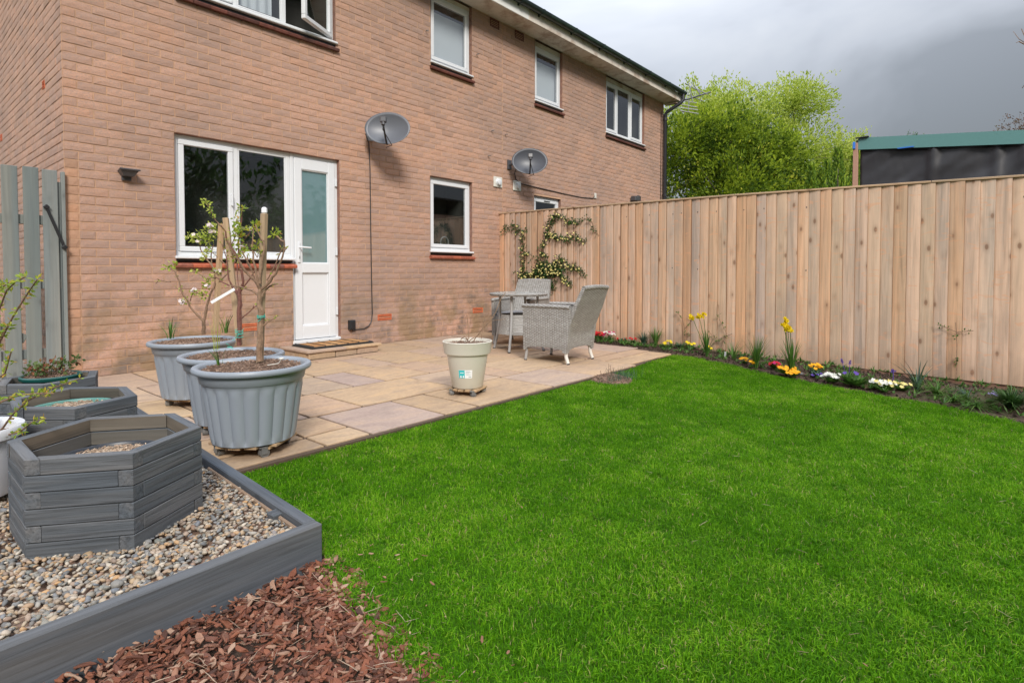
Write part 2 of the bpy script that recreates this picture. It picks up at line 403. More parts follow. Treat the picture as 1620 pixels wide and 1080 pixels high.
M['fence'] = wood_mat('new_softwood_fence', [(0, (0.610, 0.363, 0.210)), (.15, (0.653, 0.473, 0.332)), (.32, (0.634, 0.466, 0.357)), (.48, (0.755, 0.551, 0.409)), (.6, (0.500, 0.405, 0.351)), (.72, (0.695, 0.485, 0.338)), (.86, (0.683, 0.430, 0.268)), (1, (0.671, 0.521, 0.415))], 'z', .30, swirl=True, stain=(.33, .275, .235), patch=((0.717, 0.510, 0.360), .5, .6), knotc=(.20, .10, .055))
M['fence_edge'] = wood_mat('sawn_board_edge', [(0, (.22, .12, .065)), (.5, (.30, .17, .09)), (1, (.18, .11, .07))], 'z', .3, False)
M['fence_rail'] = wood_mat('fence_rail_wood', [(0, (.44, .31, .20)), (1, (.50, .36, .24))], 'y', .25)
M['gravelboard'] = wood_mat('gravel_board_wood', [(0, (.22, .13, .09)), (1, (.28, .16, .11))], 'y', .35, False)
M['gate'] = wood_mat('grey_green_stained_wood', [(0, (.19, .215, .205)), (1, (.235, .255, .245))], 'z', .16, knotc=(.12, .13, .125))
M['planter'] = wood_mat('charcoal_stained_wood', [(0, (.090, .102, .116)), (.5, (.110, .122, .137)), (1, (.132, .140, .150))], 'x', .42, gsc=2.6, patch=((.15, .145, .135), .58, .4), knots=False, bst=.8)
M['planter_in'] = wood_mat('weathered_inner_board', [(0, (.10, .092, .076)), (.5, (.13, .115, .092)), (1, (.16, .14, .115))], 'x', .35, knots=False, patch=((.12, .12, .12), .5, .6))
M['sleeper'] = wood_mat('slate_painted_sleeper', [(0, (.084, .100, .122)), (1, (.112, .126, .145))], 'x', .36, gsc=2.0, patch=((.15, .13, .105), .55, .4), knotc=(.055, .06, .07))
M['stake'] = wood_mat('treated_stake_wood', [(0, (.40, .28, .17)), (1, (.46, .34, .22))], 'z', .25, False)
M['dolly'] = wood_mat('worn_dolly_wood', [(0, (.34, .23, .14)), (1, (.45, .33, .2))], 'x', .35, False)
M['oldwood'] = wood_mat('bare_dull_timber', [(0, (.24, .17, .12)), (1, (.27, .2, .145))], 'x', .3, False)
M['barewood'] = wood_mat('untreated_timber', [(0, (.40, .29, .19)), (1, (.45, .33, .22))], 'x', .25)
def slab_mat():
    m, t = newmat('sandstone_paving'); r = rnd(t)
    base = ramp(t, r, [(0, (.37, .265, .175)), (.2, (.455, .325, .21)), (.38, (.42, .29, .20)), (.5, (.40, .30, .235)), (.62, (.36, .275, .24)), (.72, (.49, .355, .225)), (.86, (.37, .285, .215)), (1, (.46, .32, .21))])
    n = noise(t, coords(t, (1.2, 3.2, 1), off=r), 2.2, 6, .6, 1.4); n2 = noise(t, coords(t, off=r), 45, 5, .6); n3 = noise(t, coords(t, off=r), 6, 4, .6)
    c = mixc(t, 1.0, base, ramp(t, (n, 0), [(.3, (.82, .8, .82)), (.5, (1, 1, 1)), (.7, (1.14, 1.1, 1.0))]), 'MULTIPLY')
    c = mixc(t, 1.0, c, ramp(t, (n2, 0), [(.3, (.88,)*3), (.7, (1.1,)*3)]), 'MULTIPLY')
    c = mixc(t, mth(t, 'MULTIPLY', ramp(t, (n3, 0), [(.55, (0, 0, 0)), (.75, (1, 1, 1))]), .4), c, (.27, .22, .18))
    finish(t, c, .75, mth(t, 'ADD', (n3, 0), mth(t, 'MULTIPLY', (n2, 0), .35)), .5, .006, .3); return m
M['slab'] = slab_mat()
M['stepstone'] = M['slab']
M['joint'] = simple('jointing_mortar', (.085, .055, .038), .95, .3, 40, .4)
M['soil'] = varied('dark_soil', [(0, (.045, .028, .019)), (1, (.075, .048, .033))], .95, 55, .5, .9, .01)
M['mulch'] = varied('composted_mulch', [(0, (.10, .062, .042)), (.5, (.19, .12, .085)), (1, (.30, .205, .15))], .9, 60, .35, .5)
M['straw'] = varied('dry_straw_mulch', [(0, (.20, .135, .095)), (.5, (.34, .25, .18)), (1, (.48, .38, .28))], .9, 60, .3, .4)
M['pebble'] = varied('mixed_pebble', [(0, (0.236, 0.218, 0.189)), (.12, (0.100, 0.106, 0.112)), (.22, (0.354, 0.248, 0.147)), (.34, (0.354, 0.313, 0.254)), (.46, (0.142, 0.153, 0.171)), (.55, (0.425, 0.254, 0.118)), (.63, (0.283, 0.236, 0.189)), (.73, (0.496, 0.437, 0.354)), (.82, (0.236, 0.142, 0.094)), (.91, (0.165, 0.177, 0.159)), (1, (0.354, 0.277, 0.206))], .55, 60, .18, .15, .001)
M['bark'] = varied('bark_chips', [(0, (.06, .027, .018)), (.25, (.15, .050, .028)), (.5, (.22, .078, .04)), (.7, (.12, .052, .036)), (.86, (.27, .13, .08)), (1, (.36, .24, .17))], .8, 50, .3, .4)
M['grass'] = varied('lawn_grass', [(0, (.030, .095, .006)), (.35, (.052, .160, .008)), (.7, (.082, .215, .012)), (.9, (.13, .25, .022)), (.965, (.20, .24, .055)), (1, (.36, .30, .15))], .55, 3, .1, 0, .001, trans=.35, spec=.25)
M['litter'] = varied('leaf_litter', [(0, (.16, .07, .04)), (.6, (.28, .15, .09)), (1, (.38, .27, .17))], .85, 50, .3, .4)
def turf_mat():
    m, t = newmat('turf_soil'); g = nd(t, 'ShaderNodeNewGeometry'); n = noise(t, (g, 0), 60, 5, .7); n2 = noise(t, (g, 0), 1.3, 4)
    c = ramp(t, (n, 0), [(.35, (.03, .07, .006)), (.6, (.06, .15, .008)), (.8, (.10, .12, .03))])
    finish(t, mixc(t, mth(t, 'MULTIPLY', (n2, 0), .5), c, (.05, .13, .01)), .95, (n, 0), .9, .02, .1); return m
M['turf'] = turf_mat()
M['leaf_dark'] = varied('dark_leaf', [(0, (.018, .055, .012)), (1, (.05, .115, .022))], .45, 9, .1, 0, trans=.2)
M['leaf_mid'] = varied('mid_green_leaf', [(0, (.035, .10, .015)), (.6, (.07, .17, .025)), (1, (.12, .22, .04))], .5, 9, .1, 0, trans=.3)
M['leaf_lime'] = varied('lime_leaf', [(0, (.02, .05, .012)), (.2, (.10, .17, .016)), (.5, (.34, .44, .030)), (.8, (.56, .60, .05)), (1, (.74, .74, .11))], .5, 9, .1, 0, trans=.5, spec=.15)
M['leaf_pale'] = varied('pale_spring_leaf', [(0, (.13, .22, .02)), (.5, (.40, .50, .06)), (1, (.66, .69, .20))], .55, 9, .1, 0, trans=.4)
M['leaf_blue'] = varied('blue_green_leaf', [(0, (.025, .06, .04)), (1, (.06, .12, .07))], .55, 9, .1, 0, trans=.2)
M['leaf_fresh'] = varied('fresh_bud_leaf', [(0, (.16, .27, .025)), (.6, (.33, .42, .05)), (.85, (.46, .42, .06)), (1, (.50, .28, .06))], .5, 9, .1, 0, trans=.4)
M['leaf_conifer'] = varied('conifer_spray', [(0, (.04, .10, .010)), (.6, (.15, .26, .018)), (1, (.30, .40, .03))], .6, 9, .1, 0, trans=.15)
M['leaf_brown'] = varied('bronze_bud_leaf', [(0, (.10, .055, .035)), (.6, (.19, .10, .06)), (1, (.22, .19, .06))], .7, 9, .1, 0, trans=.2)
M['leaf_reddish'] = varied('heuchera_leaf', [(0, (.05, .10, .025)), (.6, (.12, .17, .05)), (.8, (.24, .08, .04)), (1, (.30, .10, .05))], .5, 9, .1, 0, trans=.3)
M['twig'] = varied('twig_bark', [(0, (.13, .085, .055)), (.5, (.22, .135, .085)), (1, (.26, .17, .11))], .8, 60, .3, .5)
M['twig_red'] = varied('reddish_twig_bark', [(0, (.12, .05, .04)), (1, (.19, .08, .06))], .7, 60, .3, .5)
M['trunk'] = varied('grey_bark', [(0, (.13, .11, .085)), (1, (.2, .17, .13))], .9, 30, .35, .6)
for nm, c in dict(yellow=(.92, .72, .015), orange=(.93, .47, .008), white=(.82, .82, .76), red=(.62, .015, .02), magenta=(.62, .02, .17), purple=(.14, .07, .42), cream=(.82, .72, .28), blossom=(.85, .74, .74), lilac=(.42, .34, .70)).items():
    M['fl_'+nm] = varied('petal_'+nm, [(0, tuple(x*.8 for x in c)), (1, c)], .55, 20, .08, 0, trans=.3)
M['coir'] = varied('coir_brush', [(0, (.34, .17, .065)), (1, (.44, .25, .11))], .95, 90, .4, .9, .004)
def wicker_mat():
    m, t = newmat('grey_wicker'); c = nd(t, 'ShaderNodeTexCoord'); s = nd(t, 'ShaderNodeSeparateXYZ', {0: (c, 3)})
    u = mth(t, 'ADD', (s, 0), mth(t, 'MULTIPLY', (s, 1), 1.0)); col_ = mth(t, 'FLOOR', mth(t, 'MULTIPLY', u, 36.0))
    par = mth(t, 'MODULO', mth(t, 'ABSOLUTE', col_), 2.0)
    row = mth(t, 'ADD', mth(t, 'MULTIPLY', (s, 2), 60.0), mth(t, 'MULTIPLY', par, .5))
    st = mth(t, 'ABSOLUTE', mth(t, 'SINE', mth(t, 'MULTIPLY', row, PI)))
    cu = mth(t, 'ABSOLUTE', mth(t, 'SINE', mth(t, 'MULTIPLY', mth(t, 'MULTIPLY', u, 36.0), PI)))
    h = mth(t, 'MULTIPLY', mth(t, 'POWER', st, .6), mth(t, 'ADD', mth(t, 'MULTIPLY', cu, .5), .5))
    wn = nd(t, 'ShaderNodeTexWhiteNoise', {'Vector': nd(t, 'ShaderNodeCombineXYZ', {0: col_, 1: mth(t, 'FLOOR', row), 2: 0.0})}, noise_dimensions='3D')
    rowb = noise(t, nd(t, 'ShaderNodeMapping', {'Vector': (c, 3), 'Scale': (.3, .3, 9)}), 1.0, 3)
    base = ramp(t, mth(t, 'ADD', mth(t, 'MULTIPLY', (wn, 0), .26), mth(t, 'MULTIPLY', (rowb, 0), .85)), [(.15, (.23, .218, .20)), (.5, (.32, .308, .29)), (.85, (.43, .42, .405))])
    cc = mixc(t, ramp(t, h, [(.05, (1, 1, 1)), (.4, (0, 0, 0))]), base, (.10, .09, .08))
    finish(t, cc, .55, h, .9, .008, .3); return m
M['wicker'] = wicker_mat()
M['wicker_leg'] = simple('grey_tube_leg', (.34, .335, .33), .4, .06)
M['wrap'] = simple('white_wrapped_leg', (.66, .63, .58), .6, .12, 60, .3)
M['cushion'] = simple('grey_cushion', (.36, .355, .36), .9, .05, 90, .3)
M['stonetop'] = simple('glass_table_top', (.36, .39, .38), .12, .1, 12, .02)
M['membrane'] = simple('black_membrane', (.035, .035, .040), .5, .12, 6, .1)
M['shedgreen'] = simple('sage_green_paint', (.10, .235, .225), .5, .05)
M['tape'] = simple('blue_tape', (.03, .16, .55), .4, .05)
M['shedwood'] = simple('pinkish_post_wood', (.42, .24, .17), .8, .1)
M['dishgrey'] = simple('satellite_grey_paint', (.125, .135, .158), .42, .05, 4, .03, dirt=((.32, .20, .15), 7, .66, .5))
M['dishdark'] = simple('graphite_dish_paint', (.075, .082, .10), .42, .05, 4, .03)
M['pathstone'] = simple('old_path', (.23, .20, .17), .9, .25, 12, .5)
M['ground'] = simple('field_ground', (.06, .09, .03), .95, .3, 3, .5)
M['rope'] = simple('white_cord', (.72, .68, .6), .7, .05)

# ------------------------------------------------------------------ scatter via geometry nodes
def scatter(name, protos, pts, mat_unused=None, label=None, kind='stuff', parent=None):
    """pts: list of (pos, rot, scale, idx)"""
    me = bpy.data.meshes.new(name); n = len(pts)
    me.vertices.add(n); me.vertices.foreach_set('co', np.array([p[0] for p in pts], dtype=np.float32).ravel())
    a = me.attributes.new('rot', 'FLOAT_VECTOR', 'POINT'); a.data.foreach_set('vector', np.array([p[1] for p in pts], dtype=np.float32).ravel())
    a = me.attributes.new('scl', 'FLOAT_VECTOR', 'POINT'); a.data.foreach_set('vector', np.array([p[2] for p in pts], dtype=np.float32).ravel())
    a = me.attributes.new('idx', 'INT', 'POINT'); a.data.foreach_set('value', np.array([p[3] for p in pts], dtype=np.int32))
    col = bpy.data.collections.new(name+'_pieces')
    for i, m_ in enumerate(protos): col.objects.link(bpy.data.objects.new('%s_piece_%02d' % (name, i), m_))
    g = bpy.data.node_groups.new(name+'_scatter', 'GeometryNodeTree')
    g.interface.new_socket('Geometry', in_out='INPUT', socket_type='NodeSocketGeometry')
    g.interface.new_socket('Geometry', in_out='OUTPUT', socket_type='NodeSocketGeometry')
    gi = g.nodes.new('NodeGroupInput'); go = g.nodes.new('NodeGroupOutput')
    ci = g.nodes.new('GeometryNodeCollectionInfo'); ci.inputs['Collection'].default_value = col
    ci.inputs['Separate Children'].default_value = True; ci.inputs['Reset Children'].default_value = True
    ip = g.nodes.new('GeometryNodeInstanceOnPoints'); ip.inputs['Pick Instance'].default_value = True
    def na(nm, ty):
        x = g.nodes.new('GeometryNodeInputNamedAttribute'); x.data_type = ty; x.inputs['Name'].default_value = nm
        return next(o for o in x.outputs if o.enabled and o.name == 'Attribute')
    g.links.new(gi.outputs[0], ip.inputs['Points']); g.links.new(ci.outputs[0], ip.inputs['Instance'])
    g.links.new(na('idx', 'INT'), ip.inputs['Instance Index']); g.links.new(na('scl', 'FLOAT_VECTOR'), ip.inputs['Scale'])
    er = g.nodes.new('FunctionNodeEulerToRotation'); g.links.new(na('rot', 'FLOAT_VECTOR'), er.inputs[0]); g.links.new(er.outputs[0], ip.inputs['Rotation'])
    g.links.new(ip.outputs[0], go.inputs[0])
    o = bpy.data.objects.new(name, me); link(o, parent); md = o.modifiers.new('scatter', 'NODES'); md.node_group = g
    return tag(o, label, kind=kind)

# ================================================================== GROUND
def flat(name, poly, z, mat, kind='structure', label=None, parent=None):
    mb = MB(); n = len(poly)
    zz = z if callable(z) else (lambda x, y: z)
    mb.add([(x, y, zz(x, y)) for x, y in poly], [tuple(range(n))])
    o = bpy.data.objects.new(name, mb.mesh(name, mat)); link(o, parent); return tag(o, label, kind=kind)
def gz(x, y):            # the garden falls gently away from the patio
    return -0.006 - 0.036*max(0.0, min(-3.25 - y, 4.5))
mb = MB(); mb.add([(-300, -300, -.42), (300, -300, -.42), (300, 300, -.42), (-300, 300, -.42)], [(0, 1, 2, 3)])
tag(link(bpy.data.objects.new('ground', mb.mesh('ground', M['ground']))), 'rough grassy ground reaching the horizon', kind='structure')
# garden soil base, tilted, with thickness
mb = MB()
ys = [1.0, -3.25, -4.5, -6, -7.75, -12]
for i in range(len(ys)-1):
    ya, yb = ys[i], ys[i+1]
    za, zb = gz(0, ya)-.012, gz(0, yb)-.012
    mb.add([(-4, ya, za-.03), (7.5, ya, za-.03), (7.5, yb, zb-.03), (-4, yb, zb-.03)], [(0, 1, 2, 3)])
tag(link(bpy.data.objects.new('garden_ground', mb.mesh('garden_ground', M['soil']))), kind='structure')

# patio: mortar bed + individual slabs
patio = bpy.data.objects.new('patio', None); link(patio); tag(patio, 'sandstone patio laid against the brick house', kind='structure')
mb = MB(); mb.prism([(-1.6, .0), (-1.6, -1.55), (.0, -1.6), (-.05, -2.1), (-.09, -3.33), (3.6, -3.31), (4.86, -3.18), (5.0, -2.6), (5.12, -1.6), (5.2, -.3), (5.2, 0)], -.06, -.006)
part('mortar_bed', mb, M['joint'], patio)
rows = {
 'A': (-.775, -.0, [-1.55, -.95, -.35, .46, 1.25, 1.88, 2.75, 3.33, 3.67, 4.55, 5.1]),
 'B': (-1.44, -.785, [-1.55, -.8, -.3, .28, .97, 1.45, 2.07, 2.37, 2.96, 3.55, 4.15, 5.1]),
 'C': (-2.08, -1.45, [-.03, .27, .62, 1.0, 1.43, 1.74, 2.23, 2.6, 3.42, 4.1, 5.05]),
 'D': (-2.705, -2.09, [-.07, .2, .69, 1.08, 1.95, 2.5, 2.8, 3.84, 4.5, 5.0]),
 'E': (-3.30, -2.715, [-.11, .44, .73, 1.30, 1.60, 2.47, 3.1, 3.84, 4.84])}
def rect_slab(x0, x1, y0, y1):
    g = .0100; mb = MB(); r_ = random.random
    dz = r_()*.003
    j = lambda: (r_()-.5)*.006
    poly = [(x0+g+j(), y0+g+j()), ((x0+x1)/2, y0+g+j()), (x1-g+j(), y0+g+j()), (x1-g+j(), (y0+y1)/2), (x1-g+j(), y1-g+j()), ((x0+x1)/2, y1-g+j()), (x0+g+j(), y1-g+j()), (x0+g+j(), (y0+y1)/2)]
    cx, cy = (x0+x1)/2, (y0+y1)/2
    mb.prism([(a-cx, b-cy) for a, b in poly], -.015, .002+dz, .003)
    o = bpy.data.objects.new('paving_slab', mb.mesh('paving_slab', M['slab'])); o.location = (cx, cy, 0); link(o, patio)
for k, (ya, yb, xs) in rows.items():
    for i in range(len(xs)-1):
        a, b = xs[i], xs[i+1]
        if k == 'A' and a >= 1.8 and b <= 2.8:      # under the door step
            rect_slab(a, b, ya, -.585); continue
        if k == 'E' and i == 0: rect_slab(a, b, ya, -3.1); rect_slab(a+.02, .20, -3.09, yb); rect_slab(.20, b, -3.09, yb); continue
        if k == 'E' and i == 1: rect_slab(a, b, -3.07, yb); rect_slab(a, b, ya, -3.08); continue
        if k == 'D' and i == 1: rect_slab(a, b, -2.52, yb); rect_slab(a, b, ya, -2.53); continue
        if k == 'D' and a == 2.5: rect_slab(a, b, -2.22, yb); rect_slab(a, b, ya, -2.23); continue
        if k == 'E' and a == 3.84: rect_slab(a, b, -2.93, yb); rect_slab(a, b-.05, ya+.07, -2.94); continue
        rect_slab(a, b, ya, yb)

# ================================================================== HOUSES
def clip(a, b, cuts):
    out = [(a, b)]
    for c0, c1 in cuts:
        nx = []
        for p, q in out:
            if c1 <= p or c0 >= q: nx.append((p, q)); continue
            if p < c0: nx.append((p, c0))
            if q > c1: nx.append((c1, q))
        out = nx
    return [(p, q) for p, q in out if q-p > .03]
CW, CH, BW = .2135, .075, .2035
brick_protos = []; brick_protos_s = []
for i in range(6):
    mb = MB(); r_ = lambda s=.0025: random.uniform(-s, s)
    nx, nz = 4, 2; hw, hh = BW/2, .0665/2
    fr = []
    for j in range(nz+1):
        for k in range(nx+1):
            x = -hw + 2*hw*k/nx; z = -hh + 2*hh*j/nz
            edge = (k in (0, nx)) or (j in (0, nz))
            fr.append((x*(.985 if edge else 1) + r_(.0012), (.0005 if edge else -.0018) + r_(.0005), z*(.94 if edge else 1) + r_(.0011)))
    n = nx+1; fs = [(j*n+k, j*n+k+1, (j+1)*n+k+1, (j+1)*n+k) for j in range(nz) for k in range(nx)]
    ring = [k for k in range(n)] + [j*n+nx for j in range(1, nz+1)] + [nz*n+k for k in range(nx-1, -1, -1)] + [j*n for j in range(nz-1, 0, -1)]
    b0 = len(fr); fr += [(fr[q][0]*1.02, .014, fr[q][2]*1.06) for q in ring]
    L = len(ring); fs += [(ring[q], b0+q, b0+(q+1) % L, ring[(q+1) % L]) for q in range(L)]
    brick_protos.append((fr, fs)); mb.add(fr, fs); brick_protos_s.append((mb, {}))
def brick_mesh(i, mat):
    mb, cache = brick_protos_s[i]
    if mat not in cache: cache[mat] = mb.mesh('brick', M[mat])
    return cache[mat]
def brickwork(parent, X0, X1, Z1, openings, axis='x', quoin=None, near=None, count=300, org=(0, 0), mats='brick', courses0=-2):
    """openings: (x0,x1,z0,z1); axis 'x': front face y=0; 'y': side wall in plane x=0 (faces -x)"""
    L = []
    k = courses0
    while k*CH < Z1 - .02:
        z0 = k*CH; z1 = min(z0+CH, Z1); zc = (z0+z1)/2
        cuts = [(o[0], o[1]) for o in openings if o[2] < zc < o[3]]
        x = 0 if k % 2 == 0 else -.1135+.0
        xs = [X0]
        j = (math.floor((X0)/CW)-1)*CW + (0.0 if k % 2 == 0 else .0985)
        while j < X1:
            if j > X0+.02: xs.append(j)
            j += CW
        xs.append(X1)
        q = quoin and z0 < quoin
        if q:
            xs = [v for v in xs if v > .10]; xs = [X0, .0965] + xs
        for i in range(len(xs)-1):
            sm = q and i == 0
            for p, r in clip(xs[i], xs[i+1], cuts):
                L.append((p, r, z0, z1, sm))
        k += 1
    def dist(b):
        c = Vector(((b[0]+b[1])/2, 0, (b[2]+b[3])/2)) if axis == 'x' else Vector((0, (b[0]+b[1])/2, (b[2]+b[3])/2))
        return (c-CAM).length
    def infr(b):
        return (b[2] > .05) and (b[2] < 3.25 + .33*b[0])
    L.sort(key=lambda b: (0 if infr(b) else 1, dist(b)))
    joined = {'brick': MB(), 'brick_smooth': MB()}
    for n, (p, r, z0, z1, sm) in enumerate(L):
        w_ = (r-p-.0075); h_ = (z1-z0-.0065); i = random.randrange(6); sx = w_/BW; sz = h_/.0665
        fl = random.choice((-1, 1)); mt = 'brick_smooth' if sm else 'brick'
        cx, cz = (p+r)/2, (z0+z1)/2; pr = random.uniform(-.0022, .0018)
        if n < count:
            loc = (cx, pr, cz) if axis == 'x' else (pr, cx, cz)
            o = inst('brick', brick_mesh(i, mt), loc, (0, 0, 0) if axis == 'x' else (0, 0, -PI/2), (sx, 1, sz), parent)
            o.location = Vector(loc) - wloc(parent)
        else:
            fr, fs = brick_protos[i]
            if axis == 'x': vs = [(cx+v[0]*sx, v[1]+pr, cz+v[2]*sz) for v in fr]
            else: vs = [(v[1]+pr, cx-v[0]*sx, cz+v[2]*sz) for v in fr]
            joined[mt].add(vs, fs, random.random())
    for mt, mb in joined.items():
        if mb.f: part('brickwork', mb, M[mt], parent, kind='stuff')
def wall_shell(parent, X0, X1, Z0, Z1, openings, dep=.10, org_y=.0045):
    mb = MB()
    xs = sorted({X0, X1} | {o[0] for o in openings} | {o[1] for o in openings}); zs = sorted({Z0, Z1} | {o[2] for o in openings} | {o[3] for o in openings})
    inside = lambda x, z: any(o[0] < x < o[1] and o[2] < z < o[3] for o in openings)
    for i in range(len(xs)-1):
        for j in range(len(zs)-1):
            a, b, c, d = xs[i], xs[i+1], zs[j], zs[j+1]
            if not inside((a+b)/2, (c+d)/2): mb.add([(a, org_y, c), (b, org_y, c), (b, org_y, d), (a, org_y, d)], [(0, 1, 2, 3)])
    part('wall', mb, M['mortar'], parent)
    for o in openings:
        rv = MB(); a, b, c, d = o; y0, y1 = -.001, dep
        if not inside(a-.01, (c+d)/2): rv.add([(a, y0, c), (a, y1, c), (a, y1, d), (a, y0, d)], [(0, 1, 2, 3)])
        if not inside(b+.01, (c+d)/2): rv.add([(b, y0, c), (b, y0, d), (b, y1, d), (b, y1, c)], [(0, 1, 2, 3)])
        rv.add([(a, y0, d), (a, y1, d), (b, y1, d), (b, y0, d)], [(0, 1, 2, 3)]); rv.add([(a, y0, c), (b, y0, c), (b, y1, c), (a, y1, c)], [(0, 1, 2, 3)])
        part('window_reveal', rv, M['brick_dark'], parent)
def bars(mb, x0, x1, z0, z1, t, y0, y1, bev=.006, tb=None):
    """rectangular ring of four members"""
    tb = tb or t; yc, yd = (y0+y1)/2, abs(y1-y0)
    mb.box(((x0+x1)/2, yc, z1-t/2), (x1-x0, yd, t), bev=bev); mb.box(((x0+x1)/2, yc, z0+tb/2), (x1-x0, yd, tb), bev=bev)
    mb.box((x0+t/2, yc+.0012, (z0+tb+z1-t)/2), (t, yd-.0024, z1-t-z0-tb+.004), bev=bev); mb.box((x1-t/2, yc+.0012, (z0+tb+z1-t)/2), (t, yd-.0024, z1-t-z0-tb+.004), bev=bev)
def window(house, x0, x1, z0, z1, bays, sill=True, openbay=None, sky_blind=None, tile=True, deep=.55):
    tmat = 'tile_dark' if z0 > 3 else 'tile'
    f = MB(); F0, F1 = .048, .098
    bars(f, x0, x1, z0+.028, z1, .045, F0, F1)
    for c in bays[1:]: f.box((c[0], (F0+F1)/2, (z0+z1)/2+.012), (.05, F1-F0-.004, z1-z0-.10), bev=.005)
    win = part('window', f, M['upvc'], house)
    if sill:
        sb = MB(); sb.box(((x0+x1)/2+.005, .030, z0+.016), (x1-x0+.03, .115, .026), bev=.006); part('sill_board', sb, M['upvc'], win)
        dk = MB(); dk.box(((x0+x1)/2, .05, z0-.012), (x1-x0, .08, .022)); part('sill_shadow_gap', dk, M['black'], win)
    for i, (a, b, sash) in enumerate(bays):
        lo, hi = a+(.045 if i == 0 else .025), b-(.045 if i == len(bays)-1 else .025)
        zb, zt = z0+.073, z1-.045; t = .050
        s = MB()
        if openbay == i:
            w_ = hi-lo; bars(s, -w_, 0, zb, zt, t, -.03, .02)
            so_ = part('sash', s, M['upvc'], win, world=False); so_.location = (hi, .045, 0); so_.rotation_euler = (0, 0, math.radians(27))
            p = MB(); p.box((-w_/2, -.002, (zb+zt)/2), (w_-2*t+.01, .008, zt-zb-2*t+.01))
            po = bpy.data.objects.new('pane', p.mesh('pane', M['glass'])); link(po, win); po.location = so_.location; po.rotation_euler = so_.rotation_euler
            continue
        if sash:
            bars(s, lo+.002, hi-.002, zb+.002, zt-.002, t, .034, .085); part('sash', s, M['upvc'], win)
            g = (lo+t-.008, hi-t+.008, zb+t-.008, zt-t+.008)
        else:
            bars(s, lo, hi, zb, zt, .018, .052, .085, .004); part('glazing_bead', s, M['upvc'], win)
            g = (lo+.014, hi-.014, zb+.014, zt-.014)
        p = MB(); p.box(((g[0]+g[1])/2, .062, (g[2]+g[3])/2), (g[1]-g[0], .006, g[3]-g[2])); part('pane', p, M['glass'], win)
        gk = MB(); bars(gk, g[0]+.004, g[1]-.004, g[2]+.004, g[3]-.004, .008, .0595, .0685, .001); part('gasket', gk, M['black'], win)
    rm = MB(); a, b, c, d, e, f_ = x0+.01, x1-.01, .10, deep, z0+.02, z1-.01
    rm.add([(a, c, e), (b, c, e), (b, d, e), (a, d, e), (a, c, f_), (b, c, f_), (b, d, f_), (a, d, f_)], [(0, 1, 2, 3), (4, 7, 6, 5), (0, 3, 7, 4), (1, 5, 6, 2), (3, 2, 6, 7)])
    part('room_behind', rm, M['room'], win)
    if z1 > 4:
        hb = MB(); hb.box(((x0+x1)/2, .062, (z1+4.838)/2), (x1-x0, .03, 4.838-z1-.002), bev=.002); part('head_board', hb, M['upvc_dirty'], win)
    if sky_blind:
        bl = MB(); bl.box(((x0+x1)/2, .125, (sky_blind[0]+sky_blind[1])/2), (x1-x0-.06, .006, sky_blind[1]-sky_blind[0])); part('sky_blind', bl, M['sky_blind'], win)  # pale sheet imitates reflected sky, the bare strip above it the soffit's reflection
    if tile:
        n = max(2, round((x1-x0+.04)/.155)); wd = (x1-x0+.05)/n
        for i in range(n):
            tm = MB(); xc = x0-.02+wd*(i+.5)
            tm.prism([(-.042, z0-.082), (-.046, z0-.060), (-.036, z0-.046), (.07, z0-.026), (.07, z0-.075), (-.026, z0-.084)], xc-wd/2+.002, xc+wd/2-.002, .0)
            tm.v = [(q[2], q[0], q[1]) for q in tm.v]
            part('sill_tile', tm, M[tmat], win)
    return win
def air_brick(house, x0, x1, z0, z1, mat='terracotta', slots=2, axis='x'):
    mb = MB(); h = (z1-z0)
    t = .012
    bars(mb, x0, x1, z0, z1, t, -.006, .02, .002)
    for i in range(1, slots): mb.box(((x0+x1)/2, .004, z0+h*i/slots), (x1-x0-2*t, .02, .010), bev=.002)
    mb.box(((x0+x1)/2, .022, (z0+z1)/2), (x1-x0-.01, .004, h-.01))
    if axis == 'y': mb.v = [(v[1], v[0], v[2]) for v in mb.v]
    return part('air_brick', mb, M[mat], house)

XM = 5.56
houseL = thing('semi_detached_house', 'left pinkish brick semi with the white back door, wide kitchen window and clean white fascia', 'house', (0, 0, 0), group='pair of semi detached houses')
houseR = thing('semi_detached_house', 'right brick semi beyond the fence with weathered peeling fascia and dark downpipe at its end', 'house', (XM, 0, 0), group='pair of semi detached houses')
tz = lambda o: (o[0], o[1], o[2]-.088, 4.84 if o[3] > 4 else o[3])
win_open = [(.845, 2.03, 1.045, 2.25), (4.05, 4.87, 1.19, 2.25), (.88, 2.59, 3.60, 4.81), (4.07, 4.87, 3.80, 4.81)]
abL = [(3.165, 3.378, .30, .375), (4.885, 5.10, .30, .375), (1.45, 1.66, .30, .375)]
opL = [tz(o) for o in win_open] + [(2.03, 2.625, .095, 2.25)]
rvL = [(5.27, 5.48, 4.695, 4.825)]
wall_shell(houseL, 0, XM, -.3, 4.84, opL)
brickwork(houseL, 0, XM, 4.83, opL + abL + rvL, quoin=1.87)
for a in abL: air_brick(houseL, *a, slots=3)
for a in rvL: air_brick(houseL, *a, mat='redclay', slots=5)
win_r = [(6.38, 7.17, 3.80, 4.78), (8.66, 10.27, 3.69, 4.77), (6.36, 7.13, 1.2, 2.22)]
opR = [tz(o) for o in win_r]; rvR = [(5.86, 6.08, 4.695, 4.825)]
wall_shell(houseR, XM, 11.22, -.3, 4.84, opR)
brickwork(houseR, XM, 11.22, 4.83, opR + rvR, count=300)
for a in rvR: air_brick(houseR, *a, mat='redclay', slots=5)
